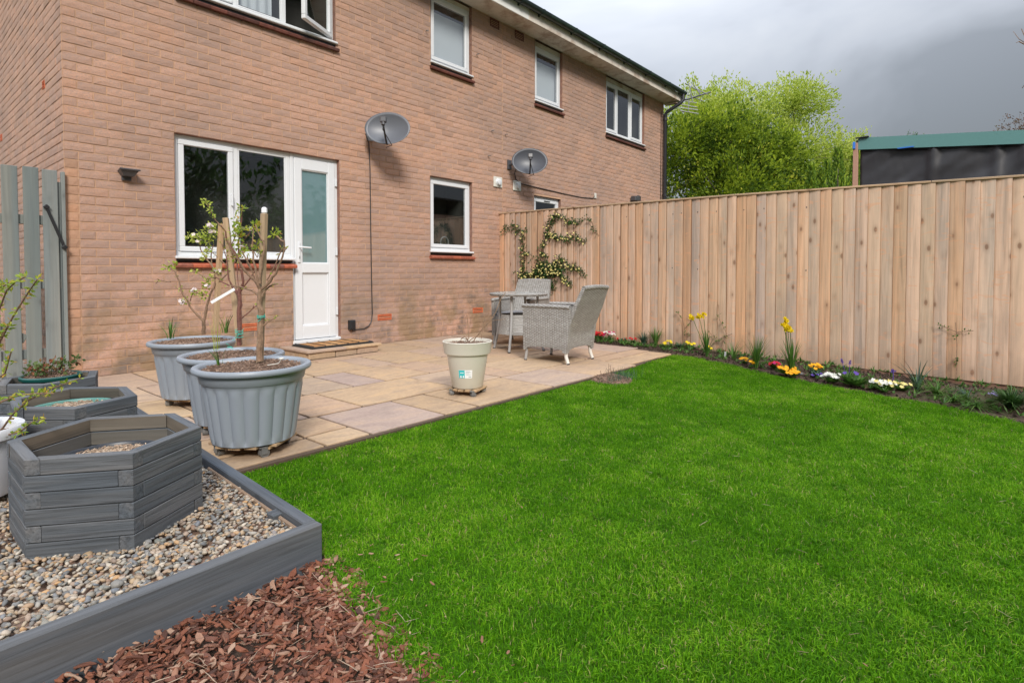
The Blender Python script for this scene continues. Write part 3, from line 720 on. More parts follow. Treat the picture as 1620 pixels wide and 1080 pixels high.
# side wall of the left house
smb = MB(); smb.add([(.0045, 0, -.3), (.0045, 8, -.3), (.0045, 8, 4.84), (.0045, 4, 7.3), (.0045, 0, 4.84)], [(0, 1, 2, 3, 4)]); part('side_wall', smb, M['mortar'], houseL)
abS = [(.655, .755, 2.60, 2.675), (2.99, 3.09, 2.475, 2.55)]
brickwork(houseL, .0, 8.0, 4.83, abS, axis='y', count=0)
for a in abS: air_brick(houseL, *a, axis='y', slots=3)
emb = MB(); emb.box((.035, .035, 2.3), (.06, .06, 5.0)); part('corner_core', emb, M['mortar'], houseL)
emb = MB(); emb.add([(11.22, 0, -.3), (11.22, 8, -.3), (11.22, 8, 4.84), (11.22, 4, 7.3), (11.22, 0, 4.84)], [(0, 4, 3, 2, 1)]); part('side_wall', emb, M['brick'], houseR)
for hs, a, b in ((houseL, 0, XM), (houseR, XM, 11.22)):
    bk = MB(); bk.add([(a, 8, -.3), (b, 8, -.3), (b, 8, 4.84), (a, 8, 4.84)], [(0, 3, 2, 1)]); part('rear_wall', bk, M['brick'], hs)
# windows
w1 = window(houseL, .845, 2.03, 1.045, 2.25, [(.845, 1.435, True), (1.435, 2.03, False)])
hm = MB(); hm.box((1.385, .022, 1.66), (.018, .022, .12), bev=.004); hm.tube([(1.385, .03, 1.70), (1.385, .010, 1.70), (1.385, .006, 1.60)], .007, 6); part('handle', hm, M['upvc'], w1)
window(houseL, 4.05, 4.87, 1.19, 2.25, [(4.05, 4.87, True)])
wu = window(houseL, .88, 2.59, 3.60, 4.77, [(.88, 1.45, True), (1.45, 1.98, False), (1.98, 2.59, True)], openbay=2)
bl = MB(); bl.slab(lambda u, v: Vector((.93+.95*u, .13+.008*math.sin(u*60), 3.66+.95*v)), 60, 1, lambda u, v: Vector((0, .002, 0))); part('sky_reflection_net', bl, M['sky_blind'], wu)  # pleated pale sheet put in to imitate sky reflected in this window
window(houseL, 4.07, 4.87, 3.80, 4.78, [(4.07, 4.87, True)], sky_blind=(3.86, 4.58))
window(houseR, 6.38, 7.17, 3.80, 4.76, [(6.38, 7.17, True)], sky_blind=(3.86, 4.55))
window(houseR, 8.66, 10.27, 3.69, 4.755, [(8.66, 9.17, True), (9.17, 9.70, False), (9.70, 10.27, True)])
wn_ = window(houseR, 6.36, 7.13, 1.2, 2.22, [(6.36, 7.13, True)])
tv = MB(); tv.box((6.76, .028, 2.15), (.17, .012, .014), bev=.003); part('trickle_vent', tv, M['black'], wn_)
# tap seen through the small kitchen window
tp = MB(); tp.tube([(4.42+.0, .2, 1.22)] + [(4.42+.075-.075*math.cos(a), .2, 1.36+.075*math.sin(a)) for a in np.linspace(0, PI, 9)] + [(4.57, .2, 1.31)], .010, 8); part('tap', tp, M['steel'], houseL, smooth=True)
# door
DX0, DX1, DZ0, DZ1 = 2.03, 2.625, .10, 2.25
fm = MB(); fy0, fy1 = .045, .10
for (c, d) in [((DX0+.02, 0, (DZ0+DZ1)/2), (.04, 0, DZ1-DZ0)), ((DX1-.02, 0, (DZ0+DZ1)/2), (.04, 0, DZ1-DZ0))]: fm.box((c[0], (fy0+fy1)/2, c[2]), (d[0], fy1-fy0, d[2]), bev=.005)
fm.box(((DX0+DX1)/2, (fy0+fy1)/2+.001, DZ1-.022), (DX1-DX0-.08, fy1-fy0-.004, .044), bev=.004)
fm.box(((DX0+DX1)/2, .05, DZ0+.022), (DX1-DX0+.01, .11, .044), bev=.006)
frame = part('door_frame', fm, M['upvc'], houseL)
dm = MB(); a, b, c, d = DX0+.042, DX1-.042, DZ0+.05, DZ1-.046; st = .088
dm.box((a+st/2, .055, (c+d)/2), (st, .055, d-c), bev=.006); dm.box((b-st/2, .055, (c+d)/2), (st, .055, d-c), bev=.006)
dm.box(((a+b)/2, .056, d-.06), (b-a-2*st, .053, .12), bev=.005); dm.box(((a+b)/2, .056, c+.075), (b-a-2*st, .053, .15), bev=.005); dm.box(((a+b)/2, .056, .965), (b-a-2*st, .053, .11), bev=.005)
door = part('door', dm, M['upvc'], houseL)
pm = MB(); pm.box(((a+b)/2, .066, (c+.15+.91)/2), (b-a-2*st+.01, .02, .91-c-.15+.01)); bars(pm, a+st-.004, b-st+.004, c+.146, .914, .018, .040, .062, .008); part('lower_panel', pm, M['upvc'], door)
pm = MB(); pm.box(((a+b)/2, .064, (1.02+d-.12)/2), (b-a-2*st+.01, .010, d-.12-1.02+.01)); part('glazed_panel', pm, M['frost'], door)
pm = MB(); bars(pm, a+st-.002, b-st+.002, 1.016, d-.117, .014, .036, .056, .006); part('glazing_bead', pm, M['upvc'], door)
pm = MB(); pm.box((a+.045, .022, 1.14), (.032, .016, .235), bev=.006); part('handle_plate', pm, M['upvc'], door)
pm = MB(); pm.tube([(a+.045, .02, 1.20), (a+.045, -.022, 1.20), (a+.060, -.028, 1.20), (a+.165, -.028, 1.195)], .0095, 8); part('handle', pm, M['upvc'], door, smooth=True)
pm = MB(); pm.box((a+.045, .012, 1.085), (.010, .006, .03)); part('keyhole', pm, M['steel'], door)
for z in (.45, 1.16, 1.98):
    pm = MB(); pm.box((b+.012, .03, z), (.022, .03, .09), bev=.004); part('hinge', pm, M['upvc'], door)
# eaves
def eaves(hs, x0, x1, fmat):
    f = MB(); f.box(((x0+x1)/2, -.36, 4.925), (x1-x0, .022, .17), bev=.003); part('fascia', f, M[fmat], hs)
    n = max(2, int((x1-x0)/1.22)); wd = (x1-x0)/n
    for i in range(n):
        s = MB(); s.box((x0+wd*(i+.5), -.158, 4.846), (wd-.004, .385, .012)); part('soffit_board', s, M['upvc_dirty'], hs)
    rf = MB(); ny = 14
    for side in (0, 1):
        for i in range(ny):
            ta, tb = i/ny, (i+1)/ny
            def pt(t, dz): return (-.42 + 4.42*t, 5.02 + 2.45*t + dz)
            ya, za = pt(ta, 0); yb, zb = pt(tb+.012, -.02)
            if side: ya, yb = 8-ya, 8-yb
            rf.add([(x0, ya, za), (x1, ya, za), (x1, yb, zb), (x0, yb, zb), (x0, ya, za+.022), (x1, ya, za+.022), (x1, yb, zb+.022), (x0, yb, zb+.022)], [(0, 1, 2, 3), (4, 7, 6, 5), (0, 4, 5, 1), (2, 6, 7, 3), (0, 3, 7, 4), (1, 5, 6, 2)], random.random())
    part('roof', rf, M['roof'], hs)
eaves(houseL, -.25, XM+.2, 'fascia_white'); eaves(houseR, XM+.205, 11.36, 'upvc_dirty')
def gutter(hs, x0, x1, brk):
    g = MB(); n = 12; vs = []; fs = []; R0, R1 = .062, .056
    for ix, x in enumerate((x0, x1)):
        for R_ in (R0, R1):
            for k in range(n+1):
                an = PI + PI*k/n; vs.append((x, -.435+R_*math.cos(an), 5.045+R_*math.sin(an)*1.05))
    q = n+1
    for k in range(n):
        fs += [(k, k+1, 2*q+k+1, 2*q+k), (q+k, 3*q+k, 3*q+k+1, q+k+1)]
        fs += [(k, q+k, q+k+1, k+1), (2*q+k, 2*q+k+1, 3*q+k+1, 3*q+k)]
    fs += [(0, 2*q, 3*q, q), (n, q+n, 3*q+n, 2*q+n)]
    g.add(vs, fs); go = part('gutter', g, M['gutter'], hs, smooth=True)
    for x in brk:
        b = MB(); b.slab(lambda u, v: Vector((x-.02+.04*v, -.435+.070*math.cos(PI+PI*u), 5.045+.073*math.sin(PI+PI*u))), 10, 1, lambda u, v: Vector((0, .012*-math.cos(PI+PI*u), -.012*math.sin(PI+PI*u)))); b.box((x, -.372, 5.01), (.035, .02, .09)); part('gutter_bracket', b, M['gutter'], go)
gutter(houseL, -.3, XM+.2, [.6, 1.6, 2.6, 3.6, 4.6, 5.5]); gutter(houseR, XM+.2, 11.40, [6.0, 6.9, 7.8, 8.7, 9.6, 10.5, 11.2])
dp = MB(); dp.tube([(11.30, -.435, 5.0), (11.30, -.435, 4.86), (11.27, -.40, 4.80), (11.16, -.12, 4.62), (11.15, -.075, 4.56), (11.15, -.075, -.2)], .040, 12)
for z in (4.45, 2.7, 1.0): dp.tube([(11.15, -.075, z-.03), (11.15, -.075, z+.03)], .050, 12)
part('downpipe', dp, M['pipe'], houseR, smooth=True)
rod = MB(); rod.tube([(11.07, -.012, 4.62), (11.07, -.012, 1.2)], .007, 6); part('cable', rod, M['black'], houseR)
xh = MB(); xh.box((11.24, -.18, 4.80), (.10, .30, .02)); part('boxed_eaves_end', xh, M['upvc_dirty'], houseR)
# vine eyes and small fixings
for x, z in ((3.98, 4.2), (4.97, 4.17), (5.30, 3.10), (5.62, 3.10), (5.22, 2.70)):
    v = MB(); v.tube([(x, .0, z), (x, -.03, z)], .006, 6); v.lathe([(.014, -.004), (.018, 0), (.014, .004)], 10, (x, -.035, z)); part('wall_hook', v, M['steel'], houseL)

# ---------- step and mat
step = thing('door_step', 'low sandstone step below the white back door', 'step', (1.88, -.57, 0))
sm = MB(); sm.box((2.33, -.27, .03), (.86, .53, .06)); part('step_core', sm, M['joint'], step)
for x0, x1 in ((1.89, 2.20), (2.21, 2.47), (2.48, 2.755)):
    b = MB(); b.box(((x0+x1)/2, -.550, .034), (x1-x0, .035, .066), bev=.005); o = part('riser_stone', b, M['slab'], step)
for y0, y1 in ((-.53, -.28), (-.27, -.01)):
    b = MB(); b.box((1.898, (y0+y1)/2, .034), (.03, y1-y0, .066), bev=.005); part('riser_stone', b, M['slab'], step)
    b = MB(); b.box((2.745, (y0+y1)/2, .034), (.03, y1-y0, .066), bev=.005); part('riser_stone', b, M['slab'], step)
for x0, x1 in ((1.865, 2.32), (2.326, 2.785)):
    b = MB(); n = 10
    fr = [(x0+(x1-x0)*i/n, -.588+random.uniform(-.006, .006)) for i in range(n+1)]
    b.prism(fr + [(x1, -.003), (x0, -.003)], .070, .098, .005); part('tread_slab', b, M['slab'], step)
mat_ = thing('doormat', 'black rubber doormat with brown coir bars on the door step', 'doormat', (2.36, -.29, .099))
b = MB(); b.prism([(1.97, -.50), (2.745, -.50), (2.745, -.06), (1.97, -.06)], .0995, .108, .003)
for x in (1.99, 2.725): b.box((x, -.28, .112), (.03, .42, .014), bev=.004)
for y in (-.485, -.075): b.box((2.357, y, .112), (.72, .026, .014), bev=.004)
part('rubber_base', b, M['rubber'], mat_)
for i in range(5):
    for j in range(3):
        x0 = 2.01+i*.141; y0 = -.465+j*.127
        b = MB(); b.box((x0+.067, y0+.058, .114), (.126, .108, .014), bev=.003); part('coir_pad', b, M['coir'], mat_)
nb = MB()
for i in range(5):
    for j in range(16): nb.box((2.007+i*.141, -.455+j*.0255, .122), (.012, .010, .008), bev=.002)
part('rubber_nub', nb, M['rubber'], mat_, kind='stuff')

# ---------- fixtures on the wall
def dish(label, cx, cz, R_, pale_dish, wx):
    t = thing('satellite_dish', label, 'satellite dish', (cx, -.35, cz), group='satellite dishes on the brick wall')
    nrm = Vector((-.74, -.66, .20)).normalized(); side = Vector((0, 0, 1)).cross(nrm).normalized(); up = nrm.cross(side).normalized()
    c = Vector((cx, -.35, cz)); mb = MB(); vs = []; fs = []; nr, ns = 8, 44; A, B = R_
    for sgn in (0, 1):
        for i in range(nr+1):
            r = i/nr
            for k in range(ns):
                an = 2*PI*k/ns
                vs.append(c + side*(A*r*math.cos(an)) + up*(B*r*math.sin(an)) + nrm*(.075*(r*r-1) - sgn*.004 + (.004 if i == nr else 0)))
    q = (nr+1)*ns
    for sgn in (0, 1):
        for i in range(nr):
            for k in range(ns):
                k2 = (k+1) % ns; f = (sgn*q+i*ns+k, sgn*q+i*ns+k2, sgn*q+(i+1)*ns+k2, sgn*q+(i+1)*ns+k); fs.append(f if sgn == 0 else f[::-1])
    for k in range(ns): fs.append((nr*ns+k, nr*ns+(k+1) % ns, q+nr*ns+(k+1) % ns, q+nr*ns+k))
    mb.add(vs, fs); part('reflector', mb, M['dishgrey' if pale_dish else 'dishdark'], t, smooth='all')  # the two dishes differ in paint, grey and graphite
    bot = c - up*(B*.96) + nrm*.0; lnb = c - up*(B*.22) + nrm*.24 - side*.0
    ar = MB(); ar.tube([bot-nrm*.02, bot+nrm*.03, lnb-up*.03], .011, 8); part('feed_arm', ar, M['black'], t, smooth=True)
    lb = MB(); lb.tube([lnb-up*.03, lnb+up*.035], .022, 10); R3 = Matrix((side, up, nrm)).transposed(); lb.box(lnb+up*.035, (.075, .07, .05), R3, bev=.01); lo = part('feed_horn', lb, M['charcoal'], t)
    lc = MB(); lc.box(lnb+up*.035+nrm*.027*(-1), (.045, .04, .006), R3, bev=.002); part('horn_cap', lc, M['cream_plastic'], lo)
    cb = MB(); cb.tube([lnb-up*.03, lnb-up*.09+nrm*.01, bot+side*.06-up*.02, bot-side*.02-up*.03-nrm*.05], .005, 6); part('loop_cable', cb, M['black'], t, smooth=True)
    back = c - nrm*.085
    mt = MB(); base = Vector((cx+wx, 0, cz-.03))
    mt.tube([back, back-nrm*.05, Vector((cx+wx, -.14, cz-.03)), base+Vector((0, -.02, 0))], .019, 10); mt.box(base+Vector((0, -.012, 0)), (.09, .022, .15), bev=.004); mt.box(back-nrm*.02, (.12, .10, .03), R3, bev=.004); part('wall_mount', mt, M['steel'] if pale_dish else M['charcoal'], t)
    return t
dish('paler grey satellite dish with dusty rust marks, nearer the white door', W(613, 203, -.35).x, W(613, 203, -.35).z, (.275, .205), True, -.02)
dish('darker slate grey satellite dish over the two white round flue vents', W(838, 255, -.35).x, W(838, 255, -.35).z, (.285, .215), False, -.10)
def flue(label, cx, cz):
    t = thing('flue_vent', label, 'vent', (cx, 0, cz), group='white round vents on the brick wall')
    b = MB(); b.box((cx, -.011, cz), (.20, .018, .165), bev=.008); part('back_plate', b, M['cream_plastic'], t)
    b = MB(); rx = lambda v: (v[0], v[2], v[1])
    b.lathe([(.0, -.060), (.040, -.060), (.047, -.056), (.047, -.048), (.040, -.045), (.040, -.038), (.054, -.035), (.054, -.024), (.060, -.018)], 28); b.v = [(cx+v[0], v[2], cz+v[1]) for v in b.v]
    part('round_cowl', b, M['upvc'], t, smooth=True)
flue('left of the two white round vents, nearer the small window', 5.435, 2.325); flue('right of the two white round vents, directly under the dark dish', 5.90, 2.32)
def cable(name, label, pts, r=.006, mat='black'):
    b = MB(); b.tube(pts, r, 6); base = Vector(pts[0]); return solo(name, b, M[mat], base, label, 'cable', smooth=True)
cable('cable', 'long black cable running straight down the wall from the paler dish', [(2.93, -.10, 2.6), (3.04, -.012, 2.52), (3.055, -.010, 2.2), (3.06, -.010, 1.4), (3.07, -.010, .6), (3.075, -.010, .40), (3.06, -.012, .30), (3.02, -.014, .245), (2.95, -.014, .215), (2.84, -.014, .215), (2.79, -.014, .20), (2.775, -.014, .215)])
cable('cable', 'thin dark cable running sideways from the right vent to the neighbouring house', [(5.80, -.10, 2.62), (5.84, -.012, 2.52), (5.87, -.012, 2.42)] + [(6.0, -.010, 2.37), (6.4, -.010, 2.355), (7.2, -.010, 2.33), (7.8, -.01, 2.32), (8.2, -.010, 2.345), (8.24, -.010, 2.40)], .007)
b = MB(); b.box((2.765, -.025, .275), (.085, .05, .12), bev=.008); b.box((2.765, -.052, .275), (.06, .008, .09), bev=.003)
solo('outdoor_socket', b, M['black'], Vector((2.765, 0, .275)), 'small black weatherproof box low on the wall right of the door', 'socket')
lt = thing('wall_light', 'dark grey downlight with flat angular cap on the wall left of the kitchen window', 'wall light', (.445, 0, 1.80))
b = MB(); b.box((.445, -.012, 1.785), (.075, .022, .09), bev=.004); part('back_plate', b, M['charcoal'], lt)
b = MB(); b.prism([(.385, -.0), (.505, 0), (.525, -.13), (.365, -.13)], 1.822, 1.836, .003); part('cap', b, M['charcoal'], lt)
b = MB(); n = 4
top = [(.375, -.01), (.515, -.01), (.515, -.115), (.375, -.115)]; bo = [(.405, -.02), (.485, -.02), (.485, -.085), (.405, -.085)]
b.add([(x, y, 1.822) for x, y in top] + [(x, y, 1.775) for x, y in bo], [(0, 1, 5, 4), (1, 2, 6, 5), (2, 3, 7, 6), (3, 0, 4, 7), (4, 5, 6, 7)]); part('reflector_body', b, M['charcoal'], lt)
b = MB(); b.box((9.72, -.08, 2.48), (.16, .12, .10), bev=.01); b.box((9.86, -.10, 2.50), (.16, .05, .11), EU(0, 0, .25), bev=.008); b.tube([(9.72, 0, 2.45), (9.72, -.05, 2.46)], .03, 8)
solo('security_light', b, M['charcoal'], Vector((9.72, 0, 2.45)), 'small dark security light low on the far end of the right house', 'light')
b = MB(); b.box((8.26, -.012, 2.40), (.06, .024, .10), bev=.004); solo('junction_box', b, M['cream_plastic'], Vector((8.26, 0, 2.4)), 'tiny pale cable clip box at the end of the sideways cable', 'junction box')

# ================================================================== FENCE
FX = 5.48
ftop = lambda y: float(np.interp(-y, [0, 3.03, 6.14, 12], [1.845, 1.826, 1.763, 1.63]))
fence = thing('close_board_fence', 'tall new softwood fence of vertical overlapping boards along the right of the lawn', 'fence', (FX, 0, 0))
bprot = []
for i in range(5):
    b = MB(); H = 1.83; w_ = .122
    vs = []; nz = 6
    for j in range(nz+1):
        z = H*j/nz; wob = random.uniform(-.0015, .0015)
        vs += [(wob, -w_/2, z), (-.017+wob, -w_/2+.003, z), (-.0155+wob, -w_/2+.034, z), (-.0005+wob, w_/2, z), (.006, w_/2, z), (.006, -w_/2, z)]
    fs = []
    for j in range(nz):
        for k in range(6): fs.append((j*6+k, j*6+(k+1) % 6, (j+1)*6+(k+1) % 6, (j+1)*6+k))
    fs += [tuple(range(6))[::-1], tuple(nz*6+k for k in range(6))]
    b.add(vs, fs); me_ = b.mesh('board', M['fence']); me_.materials.append(M['fence_edge'])
    for j in range(nz): me_.polygons[j*6].material_index = 1; me_.polygons[j*6+5].material_index = 1
    bprot.append(me_)
nails = MB(); y = -.065; i = 0
while y > -10.2:
    zt = ftop(y); tilt = random.uniform(-.004, .004)
    inst('board', bprot[i % 5], (random.uniform(-.003, .001), y, zt-1.845), (0, random.uniform(-.002, .003), random.uniform(-.02, .05)), (1, random.uniform(.98, 1.03), 1), fence)
    for z in (.28, .98, 1.66):
        for dy in (-.035,): nails.box((FX-.0105, y+dy+random.uniform(-.006, .006), zt-1.845+z+random.uniform(-.008, .008)), (.004, .009, .014))
    y -= .108; i += 1
part('nail_head', nails, M['pipe'], fence, kind='stuff')
y0 = 0
while y0 > -10:
    y1 = y0-1.83; za, zb = ftop(y0), ftop(y1); ang = math.atan2(za-zb, y0-y1)
    b = MB(); b.box((0, 0, 0), (.045, 1.826, .020), bev=.003); o = part('capping_rail', b, M['fence_rail'], fence, world=False); o.location = (-.002, (y0+y1)/2, (za+zb)/2-.008); o.rotation_euler = (ang, 0, 0)
    b = MB(); b.box((0, 0, 0), (.026, 1.826, .15), bev=.003); o = part('gravel_board', b, M['gravelboard'], fence, world=False); o.location = (.012, (y0+y1)/2, (za+zb)/2-1.915); o.rotation_euler = (ang, 0, 0)
    for z in (.28, .98, 1.66):
        b = MB(); b.box((0, 0, 0), (.04, 1.826, .075)); o = part('back_rail', b, M['fence_rail'], fence, world=False); o.location = (.03, (y0+y1)/2, (za+zb)/2-1.845+z); o.rotation_euler = (ang, 0, 0)
    b = MB(); b.box((.06, y1, zb/2-.15), (.09, .09, zb+.2)); part('post', b, M['fence_rail'], fence, world=False)
    y0 = y1

# ================================================================== GATE
gate = thing('garden_gate', 'grey painted picket gate of tall vertical boards beside the brick corner', 'gate', (-.55, .0, 0))
xs_ = [-.10 - .1255*k for k in range(9)]
for k, x in enumerate(xs_):
    b = MB(); wd = .099
    b.box((0, 0, .915), (wd, .019, 1.70), bev=.003)
    o = part('picket', b, M['gate'], gate, world=False); o.location = (x+.55, -.028, random.uniform(-.004, .004)); o.rotation_euler = (0, random.uniform(-.004, .004), 0)
for z in (1.345, .82, .25):
    b = MB(); b.box((-.60, .0, z), (1.13, .034, .075), bev=.003); part('rail', b, M['gate'], gate)
b = MB(); b.box((-.60, -.001, .56), (.07, .03, .75), Matrix.Rotation(-1.05, 3, 'Y'), bev=.003); part('brace', b, M['gate'], gate)
b = MB(); b.tube([(-.133, -.055, 1.452), (-.02, -.058, 1.125)], .011, 8)
for p in ((-.133, -.055, 1.452), (-.02, -.058, 1.125)): b.box(p, (.034, .03, .034), EU(0, .8, 0), bev=.005)
part('closer_bar', b, M['black'], gate)
b = MB(); b.box((-.016, -.02, .87), (.026, .045, 1.77), bev=.003); b.box((-.04, .0, .84), (.018, .03, 1.66)); solo('gate_post', b, M['gate'], Vector((-.02, -.02, 0)), 'narrow grey post fixed to the house corner beside the gate', 'post')
flat('side_path', [(-3.5, 0.02), (-.01, .02), (-.01, 9), (-3.5, 9)], -.03, M['pathstone'])
# boundary fence on the far side of the side path, seen through the gate
bf = thing('close_board_fence', 'dull boundary fence beyond the gate across the side path', 'fence', (-1.6, 0, 0))
for k in range(14):
    b = MB(); b.box((0, 0, .85), (.02, .12, 1.75)); o = part('board', b, M['gate'], bf, world=False); o.location = (0, .3+k*.13, 0)

# ================================================================== RAISED GRAVEL BED
SL = math.atan(.055)
def bedpt(a, bb):   # local bed frame: a along the front (towards -x), bb towards the house
    return Vector((-.148 - a*math.cos(.038), -4.255 - a*math.sin(.038), 0)) + Vector((math.sin(SL), math.cos(SL), 0))*bb
sl1 = thing('sleeper', 'long slate grey painted sleeper edging the front of the gravel bed', 'sleeper', bedpt(0, 0), 0, 'sleepers edging the gravel bed')
def beam(name, p0, p1, inw, z0, z1, mat, parent, side):
    """board from p0 to p1; thickness inw on `side`"""
    L_ = (p1-p0).length; c = (p0+p1)/2; an = math.atan2((p1-p0).y, (p1-p0).x); nrm = Vector((-math.sin(an), math.cos(an), 0))*side
    b = MB(); n = 14; hw = inw/2
    b.box((0, 0, 0), (L_, inw, z1-z0), bev=.004)
    o = part(name, b, M[mat], parent, world=False); o.rotation_euler = (0, 0, an); o.location = Vector((c.x, c.y, (z0+z1)/2)) + nrm*hw - wloc(parent); return o
beam('board', bedpt(0, 0), bedpt(2.6, 0), .046, -.105, .067, 'sleeper', sl1, -1)
beam('packing_timber', bedpt(.48, .012), bedpt(1.1, .012), .04, -.15, -.106, 'barewood', sl1, -1)
sl2 = thing('sleeper', 'slate grey sleeper edging the gravel bed along the patio side', 'sleeper', bedpt(0, .048), 0, 'sleepers edging the gravel bed')
beam('board', bedpt(0, .048), bedpt(0, 2.75), .046, -.105, .066, 'sleeper', sl2, 1)
beam('inner_batten', bedpt(.048, .06), bedpt(.048, .95), .012, -.05, .046, 'oldwood', sl2, 1)
b = MB(); c_ = G(433, 812, .05); b.box((c_.x+.012, c_.y, .015), (.055, .05, .08), EU(0, 0, .05), bev=.004); solo('timber_peg', b, M['planter'], Vector((c_.x, c_.y, 0)), 'short dark square peg inside the corner of the gravel bed', 'peg')
flat('gravel_base', [tuple(bedpt(.045, .045).xy), tuple(bedpt(2.4, .045).xy), tuple(bedpt(2.4, 2.75).xy), tuple(bedpt(.045, 2.75).xy)], .018, M['mulch'])
def ico(sub=2, jit=.12, sq=(1, 1, 1)):
    bm = bmesh.new(); bmesh.ops.create_icosphere(bm, subdivisions=sub, radius=1.0)
    ph = Vector((random.random()*9, random.random()*9, random.random()*9))
    for v in bm.verts:
        k = 1 + jit*(mnoise.noise(v.co*1.1+ph))*2
        v.co = Vector((v.co.x*sq[0]*k, v.co.y*sq[1]*k, v.co.z*sq[2]*k))
    return bm
def bm_mesh(bm, name, mat, smooth=True):
    me = bpy.data.meshes.new(name); bm.to_mesh(me); bm.free(); me.materials.append(mat)
    at = me.attributes.new('v', 'FLOAT', 'FACE')
    if smooth: me.polygons.foreach_set('use_smooth', [True]*len(me.polygons))
    return me
pebs = [bm_mesh(ico(2, .16, (1, random.uniform(.6, .9), random.uniform(.42, .65))), 'pebble', M['pebble']) for _ in range(10)]
pts = []
A0 = bedpt(0, 0)
while len(pts) < 27000:
    a = random.uniform(.05, 1.75); bb = 2.65*random.random()**1.15+.05
    p = bedpt(a, bb)
    s = random.uniform(.0052, .0100)*random.choice((1, 1, 1.3))
    if random.random() < .012: s *= 1.5
    pts.append(((p.x, p.y, .026+random.random()*.014+.006*mnoise.noise(Vector((p.x*3, p.y*3, 0)))), (random.uniform(-.5, .5), random.uniform(-.5, .5), random.uniform(0, 6.28)), (s, s, s), random.randrange(10)))
scatter('gravel', pebs, pts, label='mixed rounded pebbles filling the raised bed')
# bark mulch
chips = []
for i in range(10):
    b = MB(); n = random.randint(5, 7); L_ = random.uniform(.8, 1.3); pl = []
    for k in range(n):
        an = 2*PI*k/n; r_ = random.uniform(.6, 1.1); pl.append((math.cos(an)*r_*L_, math.sin(an)*r_*random.uniform(.4, .7)))
    b.prism(pl, -.12, .12, .05); b.v = [(x, y_, z+.18*math.sin(x*1.4+i)+random.uniform(-.05, .05)) for x, y_, z in b.v]; chips.append(b.mesh('bark_chip', M['bark']))
edge = [(-.165, -4.30), (-.215, -4.54), (-.263, -4.79), (-.29, -4.94), (-.34, -5.3), (-.40, -6.6)]
def edgex(y): return float(np.interp(-y, [-e[1] for e in edge], [e[0] for e in edge]))
pts = []
while len(pts) < 15000:
    y = random.uniform(-5.6, -4.26); x = random.uniform(-1.15, edgex(y)+.04*random.random()**2)
    if random.random() < .15: x = edgex(y)+random.uniform(-.06, .07)
    s = random.uniform(.006, .017)*random.choice((.5, .8, 1, 1, 1.4))
    pts.append(((x, y, gz(x, y)-.036+random.random()*.030), (random.uniform(-.6, .6), random.uniform(-.6, .6), random.uniform(0, 6.28)), (s, s, s), random.randrange(10)))
scatter('bark_mulch', chips, pts, label='red brown bark chips in front of the grey sleeper')
fib = []
for i in range(4):
    b = MB(); b.tube([(-1, 0, 0), (-.3, random.uniform(-.1, .1), .04), (.4, random.uniform(-.1, .1), .0), (1, random.uniform(-.15, .15), .02)], [.03, .05, .045, .02], 4); fib.append(b.mesh('fibre', M['straw']))
pts = []
for _ in range(420):
    y = random.uniform(-5.9, -4.26); x = random.uniform(-1.5, edgex(y)+.1); s = random.uniform(.012, .035)
    pts.append(((x, y, gz(x, y)-.004+random.random()*.008), (random.uniform(-.2, .2), random.uniform(-.3, .3), random.uniform(0, 6.28)), (s, s*.6, s*.6), random.randrange(4)))
for _ in range(90):
    p = bedpt(random.uniform(.06, 1.1), random.uniform(.1, 2.2)); s = random.uniform(.012, .03)
    pts.append(((p.x, p.y, .048+random.random()*.004), (random.uniform(-.1, .1), random.uniform(-.2, .2), random.uniform(0, 6.28)), (s, s*.5, s*.5), random.randrange(4)))
scatter('dry_fibres', fib, pts, label='dry stalks and fibres lying on the bark and gravel')

# ================================================================== LAWN
lawn_poly = [(-.10, -3.285), (4.85, -3.17), (4.87, -3.46), (4.47, -4.43), (4.39, -4.82), (4.27, -5.30), (4.25, -5.71), (4.02, -6.13), (3.8, -6.9), (3.7, -8.2), (-.5, -8.2)] + [(x, y) for x, y in edge[::-1]] + [(-.135, -4.26)]
def inpoly(x, y, poly):
    c = False; j = len(poly)-1
    for i in range(len(poly)):
        xi, yi = poly[i]; xj, yj = poly[j]
        if (yi > y) != (yj > y) and x < (xj-xi)*(y-yi)/(yj-yi)+xi: c = not c
        j = i
    return c
mb = MB(); ny = 60; nx = 30; vs = []; fs = []
for j in range(ny+1):
    y = -3.318-4.85*j/ny; xl = -.10 if y > -4.26 else edgex(y)
    xr = float(np.interp(-y, [3.3, 3.46, 4.43, 4.82, 5.3, 5.71, 6.13, 6.9, 8.2], [4.82, 4.87, 4.47, 4.39, 4.27, 4.25, 4.02, 3.8, 3.7]))
    for i in range(nx+1): x = xl+(xr-xl)*i/nx; vs.append((x, y, gz(x, y)-.014))
fs = [(j*(nx+1)+i, j*(nx+1)+i+1, (j+1)*(nx+1)+i+1, (j+1)*(nx+1)+i) for j in range(ny) for i in range(nx)]
mb.add(vs, fs); tag(link(bpy.data.objects.new('turf', mb.mesh('turf', M['turf']))), kind='structure')
